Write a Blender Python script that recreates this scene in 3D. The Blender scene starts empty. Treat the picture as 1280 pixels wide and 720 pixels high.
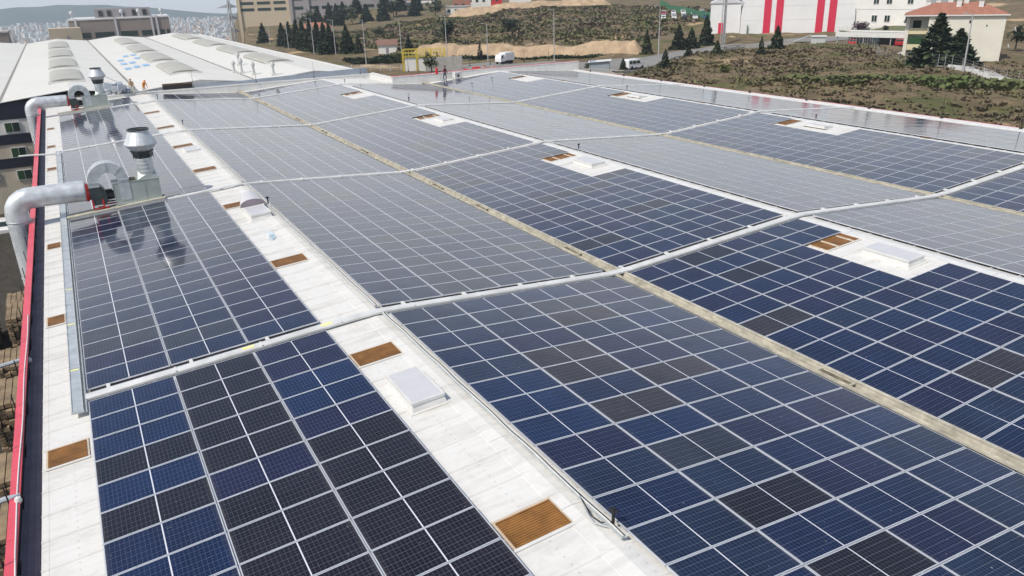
import bpy, bmesh, math, random
import numpy as np
from mathutils import Vector, Matrix
D = bpy.data
SC = bpy.context.scene
COL = SC.collection
random.seed(7)

# ------------------------------------------------------------------ camera
cam_d = D.cameras.new('camera'); cam = D.objects.new('camera', cam_d); COL.objects.link(cam)
cam_d.sensor_width = 36.0; cam_d.lens = 970.27/1280*36; cam_d.clip_start = 0.1; cam_d.clip_end = 60000
Rv = (0.8713841, -0.489654, -0.03047482); Uv = (0.20332462, 0.30390711, 0.93075215); Fv = (0.446485, 0.8172389, -0.36437854)
cam.matrix_world = Matrix(((Rv[0], Uv[0], -Fv[0], 0.0), (Rv[1], Uv[1], -Fv[1], 0.0), (Rv[2], Uv[2], -Fv[2], 22.0), (0, 0, 0, 1)))
SC.camera = cam

# ------------------------------------------------------------------ light
SUN_DIR = Vector((-0.75, -0.22, 1.0)).normalized()          # towards the sun
elev = math.asin(SUN_DIR.z); azi = math.atan2(SUN_DIR.x, SUN_DIR.y)
w = D.worlds.new('World'); SC.world = w; w.use_nodes = True
nt = w.node_tree; nt.nodes.clear()
sky = nt.nodes.new('ShaderNodeTexSky'); sky.sky_type = 'NISHITA'; sky.sun_disc = False
sky.sun_elevation = elev; sky.sun_rotation = azi; sky.altitude = 200; sky.air_density = 1.0; sky.dust_density = 1.5; sky.ozone_density = 1.0
bg = nt.nodes.new('ShaderNodeBackground'); bg.inputs[1].default_value = 0.12
wo = nt.nodes.new('ShaderNodeOutputWorld')
# thin bright overcast that thickens towards the horizon, over the clear sky
wtc = nt.nodes.new('ShaderNodeTexCoord'); wsp = nt.nodes.new('ShaderNodeSeparateXYZ'); nt.links.new(wtc.outputs['Generated'], wsp.inputs[0])
wmr = nt.nodes.new('ShaderNodeMapRange'); wmr.interpolation_type = 'SMOOTHSTEP'
for i_, v_ in ((1, 0.22), (2, 0.50), (3, 0.95), (4, 0.0)): wmr.inputs[i_].default_value = v_
nt.links.new(wsp.outputs[2], wmr.inputs[0])
wmp = nt.nodes.new('ShaderNodeMapping'); wmp.inputs['Scale'].default_value = (1, 1, 3); nt.links.new(wtc.outputs['Generated'], wmp.inputs[0])
wnz = nt.nodes.new('ShaderNodeTexNoise'); wnz.inputs['Scale'].default_value = 2.2; wnz.inputs['Detail'].default_value = 7; nt.links.new(wmp.outputs[0], wnz.inputs['Vector'])
wmu = nt.nodes.new('ShaderNodeMath'); wmu.operation = 'MULTIPLY_ADD'; wmu.inputs[1].default_value = 0.9; wmu.inputs[2].default_value = 0.52; nt.links.new(wnz.outputs[0], wmu.inputs[0])
wm2 = nt.nodes.new('ShaderNodeMath'); wm2.operation = 'MULTIPLY'; wm2.use_clamp = True; nt.links.new(wmu.outputs[0], wm2.inputs[0]); nt.links.new(wmr.outputs[0], wm2.inputs[1])
wmx = nt.nodes.new('ShaderNodeMix'); wmx.data_type = 'RGBA'; 
wrm = nt.nodes.new('ShaderNodeValToRGB'); we = wrm.color_ramp.elements          # cloud bank, brightest some way above the horizon
we[0].position = 0.02; we[0].color = (0.86, 0.88, 0.90, 1); we[1].position = 0.14; we[1].color = (0.97, 0.98, 1.0, 1)
w3 = we.new(0.30); w3.color = (0.92, 0.95, 1.0, 1); w4 = we.new(0.47); w4.color = (0.20, 0.25, 0.36, 1)
nt.links.new(wsp.outputs[2], wrm.inputs[0])
wsc = nt.nodes.new('ShaderNodeVectorMath'); wsc.operation = 'SCALE'; wsc.inputs[3].default_value = 8.1
nt.links.new(wrm.outputs[0], wsc.inputs[0]); nt.links.new(wsc.outputs[0], wmx.inputs[7])
nt.links.new(wm2.outputs[0], wmx.inputs[0]); nt.links.new(sky.outputs[0], wmx.inputs[6])
nt.links.new(wmx.outputs[2], bg.inputs[0]); nt.links.new(bg.outputs[0], wo.inputs[0])
sd = D.lights.new('sun', 'SUN'); sd.energy = 3.35; sd.angle = math.radians(0.6); sd.color = (1.0, 0.94, 0.84)
so = D.objects.new('sun', sd); COL.objects.link(so); so.rotation_euler = SUN_DIR.to_track_quat('Z', 'Y').to_euler()
so.location = (-40, 20, 80)
vs = SC.view_settings; vs.view_transform = 'Standard'; vs.look = 'None'; vs.exposure = 0.24; vs.gamma = 1.0; vs.use_curve_mapping = False

# ------------------------------------------------------------------ materials
def newmat(name):
    m = D.materials.new(name); m.use_nodes = True
    b = m.node_tree.nodes['Principled BSDF']
    return m, m.node_tree, b
def mat(name, col, rough=0.6, metal=0.0, var=0.0, scale=3.0, spec=None, col2=None, bump=0.0, emit=None):
    m, t, b = newmat(name)
    b.inputs['Base Color'].default_value = (*col, 1); b.inputs['Roughness'].default_value = rough; b.inputs['Metallic'].default_value = metal
    if spec is not None: b.inputs['Specular IOR Level'].default_value = spec
    if var or col2 or bump:
        tc = t.nodes.new('ShaderNodeTexCoord'); n = t.nodes.new('ShaderNodeTexNoise'); n.inputs['Scale'].default_value = scale; n.inputs['Detail'].default_value = 6
        n.inputs['Roughness'].default_value = 0.65
        t.links.new(tc.outputs['Object'], n.inputs['Vector'])
        r = t.nodes.new('ShaderNodeValToRGB'); e = r.color_ramp.elements; e[0].position = 0.32; e[1].position = 0.68
        c2 = col2 if col2 else tuple(c*(1-var) for c in col)
        e[0].color = (*c2, 1); e[1].color = (*[min(1, c*(1+var*0.4)) for c in col], 1)
        t.links.new(n.outputs[0], r.inputs[0]); t.links.new(r.outputs[0], b.inputs['Base Color'])
        if bump:
            bp = t.nodes.new('ShaderNodeBump'); bp.inputs['Strength'].default_value = bump; bp.inputs['Distance'].default_value = 0.05
            t.links.new(n.outputs[0], bp.inputs['Height']); t.links.new(bp.outputs[0], b.inputs['Normal'])
    return m

def N(t, kind, **kw):
    n = t.nodes.new(kind)
    for k, v in kw.items(): setattr(n, k, v)
    return n
def mth(t, op, a, b=None, c=None):
    n = t.nodes.new('ShaderNodeMath'); n.operation = op
    for i, v in enumerate((a, b, c)):
        if v is None: continue
        if isinstance(v, (int, float)): n.inputs[i].default_value = v
        else: t.links.new(v, n.inputs[i])
    return n.outputs[0]
def mixc(t, fac, a, b):
    n = t.nodes.new('ShaderNodeMix'); n.data_type = 'RGBA'
    for s, v in ((0, fac), (6, a), (7, b)):
        if isinstance(v, (int, float)): n.inputs[s].default_value = v
        elif isinstance(v, tuple): n.inputs[s].default_value = (*v, 1)
        else: t.links.new(v, n.inputs[s])
    return n.outputs[2]

def panel_mat(name, col):
    """solar laminate: 24 x 6 half cells, pale gaps between them, a wider strip across the middle, fine dust"""
    m, t, b = newmat(name)
    uv = N(t, 'ShaderNodeUVMap'); uv.uv_map = 'UVMap'
    sp = N(t, 'ShaderNodeSeparateXYZ'); t.links.new(uv.outputs[0], sp.inputs[0])
    u, v = sp.outputs[0], sp.outputs[1]
    def line(c, n, wd):                       # 1 on a line of half width wd (in cells) at every 1/n
        f = mth(t, 'FRACT', mth(t, 'MULTIPLY', c, n)); d = mth(t, 'ABSOLUTE', mth(t, 'SUBTRACT', f, 0.5))
        return mth(t, 'GREATER_THAN', d, 0.5-wd)
    lu = line(u, 24, 0.060); lv = line(v, 6, 0.030)
    bus = line(mth(t, 'ADD', v, 1/12), 6, 0.012)
    mid = mth(t, 'LESS_THAN', mth(t, 'ABSOLUTE', mth(t, 'SUBTRACT', u, 0.5)), 0.0062)
    tc = N(t, 'ShaderNodeTexCoord'); geo = N(t, 'ShaderNodeNewGeometry')
    nz = N(t, 'ShaderNodeTexNoise'); nz.inputs['Scale'].default_value = 0.8; nz.inputs['Detail'].default_value = 3
    t.links.new(geo.outputs['Position'], nz.inputs['Vector'])
    wn = N(t, 'ShaderNodeTexWhiteNoise'); wn.noise_dimensions = '2D'
    cu = mth(t, 'FLOOR', mth(t, 'MULTIPLY', u, 24)); cv = mth(t, 'FLOOR', mth(t, 'MULTIPLY', v, 6))
    cb = N(t, 'ShaderNodeCombineXYZ'); t.links.new(cu, cb.inputs[0]); t.links.new(cv, cb.inputs[1]); t.links.new(cb.outputs[0], wn.inputs['Vector'])
    base = mixc(t, mth(t, 'MULTIPLY_ADD', nz.outputs[0], 2.2, -0.6), tuple(c*0.8 for c in col), tuple(min(1, c*1.4+0.002) for c in col))
    base = mixc(t, mth(t, 'MULTIPLY', wn.outputs[0], 0.22), base, tuple(c*0.45 for c in col))
    g = mixc(t, mth(t, 'MULTIPLY', lu, 0.085), base, (0.42, 0.45, 0.52))
    g = mixc(t, mth(t, 'MULTIPLY', lv, 0.19), g, (0.40, 0.43, 0.50))
    g = mixc(t, mth(t, 'MULTIPLY', bus, 0.16), g, (0.35, 0.37, 0.42))
    g = mixc(t, mid, g, (0.62, 0.63, 0.68))
    # thin dust film gathered in soft patches
    n2 = N(t, 'ShaderNodeTexNoise'); n2.inputs['Scale'].default_value = 3.5; n2.inputs['Detail'].default_value = 8; n2.inputs['Roughness'].default_value = 0.7
    t.links.new(geo.outputs['Position'], n2.inputs['Vector'])
    dust = mth(t, 'MULTIPLY', mth(t, 'POWER', n2.outputs[0], 2.0), 0.028)
    g = mixc(t, dust, g, (0.32, 0.31, 0.29))
    ed_ = N(t, 'ShaderNodeMapRange'); ed_.interpolation_type = 'SMOOTHSTEP'; ed_.inputs[1].default_value = 0.455; ed_.inputs[2].default_value = 0.5
    t.links.new(mth(t, 'ABSOLUTE', mth(t, 'SUBTRACT', u, 0.5)), ed_.inputs[0])
    g = mixc(t, mth(t, 'MULTIPLY', mth(t, 'MULTIPLY', ed_.outputs[0], n2.outputs[0]), 0.16), g, (0.30, 0.27, 0.23))
    n4 = N(t, 'ShaderNodeTexNoise'); n4.inputs['Scale'].default_value = 11.0; n4.inputs['Detail'].default_value = 2; t.links.new(geo.outputs['Position'], n4.inputs['Vector'])
    g = mixc(t, mth(t, 'MULTIPLY', mth(t, 'GREATER_THAN', n4.outputs[0], 0.765), 0.45), g, (0.45, 0.45, 0.42))
    t.links.new(g, b.inputs['Base Color'])
    rr = mth(t, 'MULTIPLY_ADD', n2.outputs[0], 0.10, 0.03)
    t.links.new(rr, b.inputs['Roughness']); b.inputs['IOR'].default_value = 1.5
    b.inputs['Specular IOR Level'].default_value = 0.5
    # the patterned glass is never quite flat from panel to panel
    n3 = N(t, 'ShaderNodeTexNoise'); n3.inputs['Scale'].default_value = 0.9; n3.inputs['Detail'].default_value = 1
    t.links.new(geo.outputs['Position'], n3.inputs['Vector'])
    bp = N(t, 'ShaderNodeBump'); bp.inputs['Strength'].default_value = 0.12; bp.inputs['Distance'].default_value = 0.04
    t.links.new(n3.outputs[0], bp.inputs['Height']); t.links.new(bp.outputs[0], b.inputs['Normal'])
    return m
TINTS = [('navy', (0.0035, 0.010, 0.040)), ('deep blue', (0.0025, 0.012, 0.050)), ('slate grey', (0.016, 0.020, 0.032)),
         ('blackish brown', (0.0075, 0.006, 0.010)), ('brownish grey', (0.022, 0.018, 0.020)), ('dull blue', (0.007, 0.015, 0.040)), ('violet navy', (0.007, 0.008, 0.034))]
PM = [panel_mat('panel_'+n.replace(' ', '_'), c) for n, c in TINTS]
ALU = mat('anodised_frame', (0.62, 0.64, 0.68), 0.38, 0.35, var=0.12, scale=1.5)

def roof_white():
    m, t, b = newmat('white_roof_sheet')
    geo = N(t, 'ShaderNodeNewGeometry'); sp = N(t, 'ShaderNodeSeparateXYZ'); t.links.new(geo.outputs['Position'], sp.inputs[0])
    n1 = N(t, 'ShaderNodeTexNoise'); n1.inputs['Scale'].default_value = 0.8; n1.inputs['Detail'].default_value = 9; n1.inputs['Roughness'].default_value = 0.7
    mp = N(t, 'ShaderNodeMapping'); mp.inputs['Scale'].default_value = (0.35, 1.6, 1); t.links.new(geo.outputs['Position'], mp.inputs[0]); t.links.new(mp.outputs[0], n1.inputs['Vector'])
    r = N(t, 'ShaderNodeValToRGB'); e = r.color_ramp.elements; e[0].position = 0.25; e[0].color = (0.50, 0.485, 0.45, 1); e[1].position = 0.50; e[1].color = (0.66, 0.65, 0.62, 1)
    t.links.new(n1.outputs[0], r.inputs[0])
    n2 = N(t, 'ShaderNodeTexNoise'); n2.inputs['Scale'].default_value = 9; n2.inputs['Detail'].default_value = 10; n2.inputs['Roughness'].default_value = 0.8
    t.links.new(geo.outputs['Position'], n2.inputs['Vector'])
    sp2 = mth(t, 'GREATER_THAN', n2.outputs[0], 0.655)
    c = mixc(t, mth(t, 'MULTIPLY', sp2, 0.35), r.outputs[0], (0.36, 0.29, 0.21))
    # rows of screws over the purlins, each with a faint rusty halo
    fx = mth(t, 'ABSOLUTE', mth(t, 'SUBTRACT', mth(t, 'FRACT', mth(t, 'MULTIPLY', sp.outputs[0], 1/1.15)), 0.5)); fy = mth(t, 'ABSOLUTE', mth(t, 'SUBTRACT', mth(t, 'FRACT', mth(t, 'MULTIPLY', sp.outputs[1], 4.0)), 0.5))
    dx = mth(t, 'MULTIPLY', fx, 1.15); dy = mth(t, 'MULTIPLY', fy, 0.25)
    rr_ = mth(t, 'SQRT', mth(t, 'ADD', mth(t, 'MULTIPLY', dx, dx), mth(t, 'MULTIPLY', dy, dy)))
    c = mixc(t, mth(t, 'MULTIPLY', mth(t, 'LESS_THAN', rr_, 0.018), 0.55), c, (0.25, 0.23, 0.21))
    lap = mth(t, 'LESS_THAN', mth(t, 'ABSOLUTE', mth(t, 'SUBTRACT', mth(t, 'FRACT', mth(t, 'MULTIPLY', mth(t, 'ADD', sp.outputs[0], 0.55), 1/3.45)), 0.5)), 0.0028)
    c = mixc(t, mth(t, 'MULTIPLY', lap, 0.35), c, (0.32, 0.31, 0.29))
    n5 = N(t, 'ShaderNodeTexNoise'); n5.inputs['Scale'].default_value = 2.6; n5.inputs['Detail'].default_value = 10; n5.inputs['Roughness'].default_value = 0.75; n5.inputs['Distortion'].default_value = 0.6
    t.links.new(geo.outputs['Position'], n5.inputs['Vector'])
    mr = N(t, 'ShaderNodeMapRange'); mr.inputs[1].default_value = 0.50; mr.inputs[2].default_value = 0.78; t.links.new(n5.outputs[0], mr.inputs[0])
    c = mixc(t, mth(t, 'MULTIPLY', mr.outputs[0], 0.42), c, (0.40, 0.37, 0.32))
    t.links.new(c, b.inputs['Base Color']); b.inputs['Roughness'].default_value = 0.5
    # shallow ribs of the sheet, running down the slope
    wv = mth(t, 'SINE', mth(t, 'MULTIPLY', sp.outputs[1], 2*math.pi/0.25))
    bp = N(t, 'ShaderNodeBump'); bp.inputs['Strength'].default_value = 0.25; bp.inputs['Distance'].default_value = 0.012
    t.links.new(mth(t, 'ADD', wv, n2.outputs[0]), bp.inputs['Height']); t.links.new(bp.outputs[0], b.inputs['Normal'])
    return m
WHITE = roof_white()
TRIM = mat('white_trim', (0.63, 0.63, 0.61), 0.45, var=0.12, scale=2)
TRAYM = mat('white_trunking', (0.60, 0.61, 0.60), 0.4, var=0.22, scale=1.2)
GALV = mat('galvanised', (0.54, 0.58, 0.59), 0.42, 0.45, var=0.22, scale=2.5)
GALVG = mat('galvanised_green', (0.40, 0.45, 0.42), 0.5, 0.3, var=0.18, scale=1.8)
SPIRAL = mat('spiral_duct', (0.60, 0.63, 0.65), 0.40, 0.3, var=0.3, scale=2.2)
RED = mat('red_coping', (0.66, 0.085, 0.12), 0.45, var=0.15, scale=1.5)
REDP = mat('red_paint', (0.50, 0.02, 0.02), 0.45)
DARKG = mat('dark_gutter', (0.26, 0.225, 0.25), 0.6, var=0.35, scale=1.5)
BLACK = mat('black_plastic', (0.012, 0.012, 0.014), 0.5)
CREAM = mat('cream_gutter', (0.46, 0.43, 0.345), 0.7, var=0.40, scale=2.5)
DIRT = mat('gutter_dirt', (0.20, 0.17, 0.11), 0.85, var=0.7, scale=4)
BROWNS = mat('brown_skylight', (0.27, 0.125, 0.032), 0.45, var=0.45, scale=2.2)
TANF = mat('tan_border', (0.55, 0.45, 0.34), 0.6, var=0.15, scale=5)
LGREY = mat('frosted_grey', (0.52, 0.52, 0.54), 0.35, var=0.06, scale=3)
NAVYW = mat('navy_cladding', (0.008, 0.010, 0.025), 0.5)
BEIGEW = mat('beige_wall', (0.50, 0.44, 0.34), 0.8, var=0.15, scale=0.6)
WALLW = mat('pale_wall', (0.68, 0.67, 0.63), 0.75, var=0.10, scale=0.5)
GLASS = mat('window_glass', (0.02, 0.035, 0.03), 0.08, spec=0.6)
GREENT = mat('green_glass', (0.03, 0.07, 0.03), 0.15)
CONC = mat('concrete', (0.38, 0.36, 0.33), 0.85, var=0.2, scale=0.8)
TYRE = mat('tyre', (0.015, 0.015, 0.015), 0.9)
# ------------------------------------------------------------------ builders
class MB:
    """collects geometry (with material slots) into one mesh object"""
    def __init__(s): s.v = []; s.f = []; s.m = []; s.uv = {}; s.mats = []
    def mi(s, m):
        if m not in s.mats: s.mats.append(m)
        return s.mats.index(m)
    def poly(s, pts, m, uv=None):
        i = len(s.v); s.v += [tuple(p) for p in pts]; s.f.append(tuple(range(i, i+len(pts)))); s.m.append(s.mi(m))
        if uv: s.uv[len(s.f)-1] = uv
    def mesh(s, vs, fs, m):
        i = len(s.v); s.v += [tuple(p) for p in vs]; k = s.mi(m)
        for f in fs: s.f.append(tuple(i+j for j in f)); s.m.append(k)
    def box(s, x0, x1, y0, y1, z0, z1, m):
        vs = [(x, y, z) for z in (z0, z1) for y in (y0, y1) for x in (x0, x1)]
        s.mesh(vs, [(0, 2, 3, 1), (4, 5, 7, 6), (0, 1, 5, 4), (2, 6, 7, 3), (0, 4, 6, 2), (1, 3, 7, 5)], m)
    def obox(s, c, ax, ay, az, m):                      # oriented: centre and three half vectors
        c = Vector(c); ax = Vector(ax); ay = Vector(ay); az = Vector(az)
        vs = [c+ax*i+ay*j+az*k for k in (-1, 1) for j in (-1, 1) for i in (-1, 1)]
        s.mesh(vs, [(0, 2, 3, 1), (4, 5, 7, 6), (0, 1, 5, 4), (2, 6, 7, 3), (0, 4, 6, 2), (1, 3, 7, 5)], m)
    def prism(s, pts, z0, z1, m, cap=True):             # pts ccw in xy
        n = len(pts); vs = [(p[0], p[1], z0) for p in pts]+[(p[0], p[1], z1) for p in pts]
        fs = [(i, (i+1) % n, n+(i+1) % n, n+i) for i in range(n)]
        if cap: fs += [tuple(range(n, 2*n)), tuple(reversed(range(n)))]
        s.mesh(vs, fs, m)
    def tube(s, path, rad, m, n=8, cap=True):
        path = [Vector(p) for p in path]; rs = rad if isinstance(rad, (list, tuple)) else [rad]*len(path)
        vs = []; fs = []; prev = None
        for i, p in enumerate(path):
            d = (path[min(i+1, len(path)-1)]-path[max(i-1, 0)]).normalized()
            if prev is None:
                a = Vector((0, 0, 1)) if abs(d.z) < 0.9 else Vector((1, 0, 0)); u = d.cross(a).normalized()
            else: u = (prev-d*prev.dot(d)).normalized()
            prev = u; w_ = d.cross(u)
            for k in range(n):
                a = 2*math.pi*k/n; vs.append(p+(u*math.cos(a)+w_*math.sin(a))*rs[i])
        for i in range(len(path)-1):
            for k in range(n): fs.append((i*n+k, i*n+(k+1) % n, (i+1)*n+(k+1) % n, (i+1)*n+k))
        if cap: fs += [tuple(reversed(range(n))), tuple(range((len(path)-1)*n, len(path)*n))]
        s.mesh(vs, fs, m)
    def lathe(s, prof, c, m, n=20):                     # prof: (r, z)
        vs = []; fs = []
        for r, z in prof:
            for k in range(n): a = 2*math.pi*k/n; vs.append((c[0]+r*math.cos(a), c[1]+r*math.sin(a), c[2]+z))
        for i in range(len(prof)-1):
            for k in range(n): fs.append((i*n+k, i*n+(k+1) % n, (i+1)*n+(k+1) % n, (i+1)*n+k))
        s.mesh(vs, fs, m)
    def build(s, name, parent=None, smooth=False, loc=None):
        me = D.meshes.new(name)
        vs = s.v
        if loc is not None: vs = [(v[0]-loc[0], v[1]-loc[1], v[2]-loc[2]) for v in vs]
        me.from_pydata(vs, [], s.f)
        for m in s.mats: me.materials.append(m)
        me.polygons.foreach_set('material_index', s.m)
        if s.uv:
            l = me.uv_layers.new(name='UVMap')
            for fi, uv in s.uv.items():
                p = me.polygons[fi]
                for k, li in enumerate(p.loop_indices): l.data[li].uv = uv[k]
        if smooth:
            me.polygons.foreach_set('use_smooth', [True]*len(s.f))
        me.update()
        o = D.objects.new(name, me); COL.objects.link(o)
        if loc is not None: o.location = loc
        if parent is not None:
            o.parent = parent
            if loc is not None: o.location = Vector(loc)
        return o
def tag(o, label=None, cat=None, group=None, kind=None):
    if label: o['label'] = label
    if cat: o['category'] = cat
    if group: o['group'] = group
    if kind: o['kind'] = kind
    return o
def thing(name, label, cat, loc=(0, 0, 0), rz=0, group=None):
    o = D.objects.new(name, None); COL.objects.link(o); o.location = loc; o.rotation_euler = (0, 0, rz); o.empty_display_size = 0.3
    return tag(o, label, cat, group)
def copy_tree(o, parent=None):
    c = o.copy(); COL.objects.link(c)
    if parent is not None: c.parent = parent
    for ch in [k for k in D.objects if k.parent == o]: copy_tree(ch, c)
    return c

# ------------------------------------------------------------------ terrain
CP = np.array([(-10,0,0),(-10,60,0),(-30,110,0),(-60,200,0),(0,50,0),(0,160,0),(0,260,0),(-80,30,0),(36,240,1.5),(86,392,2),(102,466,3),(60,330,1.5),(40,110,1),
(62,-20,4),(62,30,5),(62,60,5),(62,90,4.2),(66,108,3.5),(88,112,6),(108,119,7),(119,125,7.4),(142,114,7.8),(130,95,7.5),(124,79,7.3),(115,61,6.4),(85,40,6.2),(80,70,6.2),(95,90,6.8),(105,70,7.2),(90,20,5.5),
(104,132,4),(107,139,4),(112,170,3.4),(123,150,4.3),(153,161,5),(177,140,6),(166,140,5.7),(145,99,6),(150,86,6),(180,100,6),(200,80,6.5),(130,66,5.6),(150,60,5.8),(122,50,5.6),
(180,181,6),(202,160,6),(170,170,5.4),(206,144,7.5),(230,160,8),(199,230,8),(182,178,6),(220,260,8.5),(274,333,9.5),
(70,170,2.5),(80,200,2.6),(95,178,3),(113,185,3.1),(98,230,4),(105,245,4.6),(140,260,6.5),(150,215,6.2),(160,190,5.6),(130,175,4.4),(207,323,11),(150,330,8),(110,330,5),(300,600,20),(170,500,12),(500,500,22),(400,250,12),(350,100,10),(300,0,8),(700,700,30),(200,-100,5),(150,20,6)], float)
def sstep(a, b, x):
    t = np.clip((x-a)/(b-a), 0, 1); return t*t*(3-2*t)
def terrain(x, y):
    x = np.asarray(x, float); y = np.asarray(y, float)
    d2 = (x[..., None]-CP[:, 0])**2+(y[..., None]-CP[:, 1])**2+4
    w_ = d2**-1.9
    z = (w_*CP[:, 2]).sum(-1)/w_.sum(-1)
    z = z+.25*np.sin(x*.31+1)*np.sin(y*.27)*sstep(60, 66, x)
    drop = sstep(300, 480, y)*(1-sstep(.165, .2, x/np.maximum(y, 1)))
    return z-90*drop
def gz(x, y): return float(terrain(x, y))

def ground_mat():
    m, t, b = newmat('hillside_ground')
    geo = N(t, 'ShaderNodeNewGeometry'); sp = N(t, 'ShaderNodeSeparateXYZ'); t.links.new(geo.outputs['Position'], sp.inputs[0])
    def noise(s, d=8, r=.65, off=0):
        n = N(t, 'ShaderNodeTexNoise'); n.inputs['Scale'].default_value = s; n.inputs['Detail'].default_value = d; n.inputs['Roughness'].default_value = r
        mp = N(t, 'ShaderNodeMapping'); mp.inputs['Location'].default_value = (off, off*2, 0); t.links.new(geo.outputs['Position'], mp.inputs[0]); t.links.new(mp.outputs[0], n.inputs['Vector'])
        return n.outputs[0]
    def ramp(f, a, b_):
        r = N(t, 'ShaderNodeMapRange'); r.interpolation_type = 'SMOOTHSTEP'; r.inputs[1].default_value = a; r.inputs[2].default_value = b_; t.links.new(f, r.inputs[0]); return r.outputs[0]
    c = mixc(t, ramp(noise(.25), .40, .62), (0.130, 0.100, 0.060), (0.205, 0.155, 0.095))
    c = mixc(t, ramp(noise(.09, 10, .7, 31), .50, .62), c, (0.100, 0.105, 0.042))
    c = mixc(t, ramp(noise(.6, 10, .75, 7), .56, .66), c, (0.075, 0.068, 0.040))
    c = mixc(t, mth(t, 'MULTIPLY', ramp(noise(.035, 6, .6, 77), .60, .68), .85), c, (0.52, 0.37, 0.22))
    c = mixc(t, mth(t, 'MULTIPLY', ramp(noise(.16, 6, .6, 17), .66, .72), .8), c, (0.50, 0.38, 0.25))
    # yard and hardstanding near the factory: dark asphalt
    asp = mth(t, 'LESS_THAN', sp.outputs[0], 59.0)
    nz = noise(1.2, 6)
    c = mixc(t, asp, c, mixc(t, nz, (0.035, 0.033, 0.03), (0.10, 0.09, 0.075)))
    t.links.new(c, b.inputs['Base Color']); b.inputs['Roughness'].default_value = 0.95; b.inputs['Specular IOR Level'].default_value = 0.1
    bp = N(t, 'ShaderNodeBump'); bp.inputs['Strength'].default_value = 0.8; bp.inputs['Distance'].default_value = 0.6
    t.links.new(noise(.9, 9, .7, 3), bp.inputs['Height']); t.links.new(bp.outputs[0], b.inputs['Normal'])
    return m
GROUND = ground_mat()
def axis(a, segs):
    out = [a]
    for b_, st in segs:
        while out[-1] < b_-1e-6: out.append(min(b_, out[-1]+st))
    return np.array(out)
xs = axis(-1500, [(-300, 150), (-60, 40), (56, 8), (215, 2.5), (320, 8), (700, 30), (3000, 200)])
ys = axis(-600, [(-60, 60), (20, 10), (235, 2.5), (520, 8), (900, 30), (1600, 100)])
X, Y = np.meshgrid(xs, ys); Z = terrain(X, Y)
rs = np.random.RandomState(3)
Z += np.where((X > 63) & (X < 230), rs.uniform(-.12, .18, Z.shape), 0)
edge = (Y > 1400) | (np.abs(X) > 1400); Z = np.where(edge & (X < 400), -90.5, Z)
me = D.meshes.new('ground'); nx = len(xs)
fs = [(j*nx+i, j*nx+i+1, (j+1)*nx+i+1, (j+1)*nx+i) for j in range(len(ys)-1) for i in range(nx-1)]
me.from_pydata(np.stack([X, Y, Z], -1).reshape(-1, 3).tolist(), [], fs); me.materials.append(GROUND); me.update()
go = D.objects.new('ground', me); COL.objects.link(go); tag(go, kind='structure')
def plain_mat():
    m, t, b = newmat('far_plain')
    geo = N(t, 'ShaderNodeNewGeometry'); n = N(t, 'ShaderNodeTexNoise'); n.inputs['Scale'].default_value = 0.004; n.inputs['Detail'].default_value = 8
    t.links.new(geo.outputs['Position'], n.inputs['Vector'])
    c = mixc(t, n.outputs[0], (0.10, 0.13, 0.07), (0.30, 0.27, 0.22)); t.links.new(c, b.inputs['Base Color']); b.inputs['Roughness'].default_value = 0.95
    return m
PLAIN = plain_mat()
mb = MB(); mb.poly([(-5200, -1550, -91), (5200, -1550, -91), (5200, 5200, -91), (-5200, 5200, -91)], PLAIN)
tag(mb.build('valley_plain'), kind='structure')
# mountain across the valley
mm = D.materials.new('x'); D.materials.remove(mm)
MTN = mat('mountain_slope', (0.06, 0.085, 0.06), 0.95, var=0.4, scale=0.004)
mb = MB(); vs_ = []; fs_ = []
mx = np.linspace(-1000, 1260, 60); rows = [(-91, 3750), (-70, 3950), (-40, 4120), (0, 4300), (0, 4700), (-91, 5050)]
for k, (zz, yy) in enumerate(rows):
    for i, x_ in enumerate(mx):
        e = math.exp(-((x_+40)/590)**4)*(1+.06*math.sin(x_*.009+1)+.03*math.sin(x_*.032))
        top = -91+80*e+24*math.exp(-((x_-480)/400)**2)*(1-e)
        z_ = -91+(zz+91)/91*(top+91)
        vs_.append((x_, yy+70*math.sin(x_*.015+k), z_))
n_ = len(mx)
for j in range(len(rows)-1):
    for i in range(n_-1): fs_.append((j*n_+i, j*n_+i+1, (j+1)*n_+i+1, (j+1)*n_+i))
mb.mesh(vs_, fs_, MTN); tag(mb.build('mountain', smooth=True), kind='structure')
# the air: one closed box of thin haze
hm = D.materials.new('haze_air'); hm.use_nodes = True; t = hm.node_tree; t.nodes.clear()
pv = t.nodes.new('ShaderNodeVolumePrincipled'); pv.inputs['Color'].default_value = (0.76, 0.89, 1.0, 1); pv.inputs['Density'].default_value = 0.00020; pv.inputs['Anisotropy'].default_value = 0.2
om = t.nodes.new('ShaderNodeOutputMaterial'); t.links.new(pv.outputs[0], om.inputs['Volume'])
mb = MB(); mb.box(-5300, 5300, -1600, 5300, -92.5, 60, hm); tag(mb.build('haze'), kind='stuff')
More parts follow.
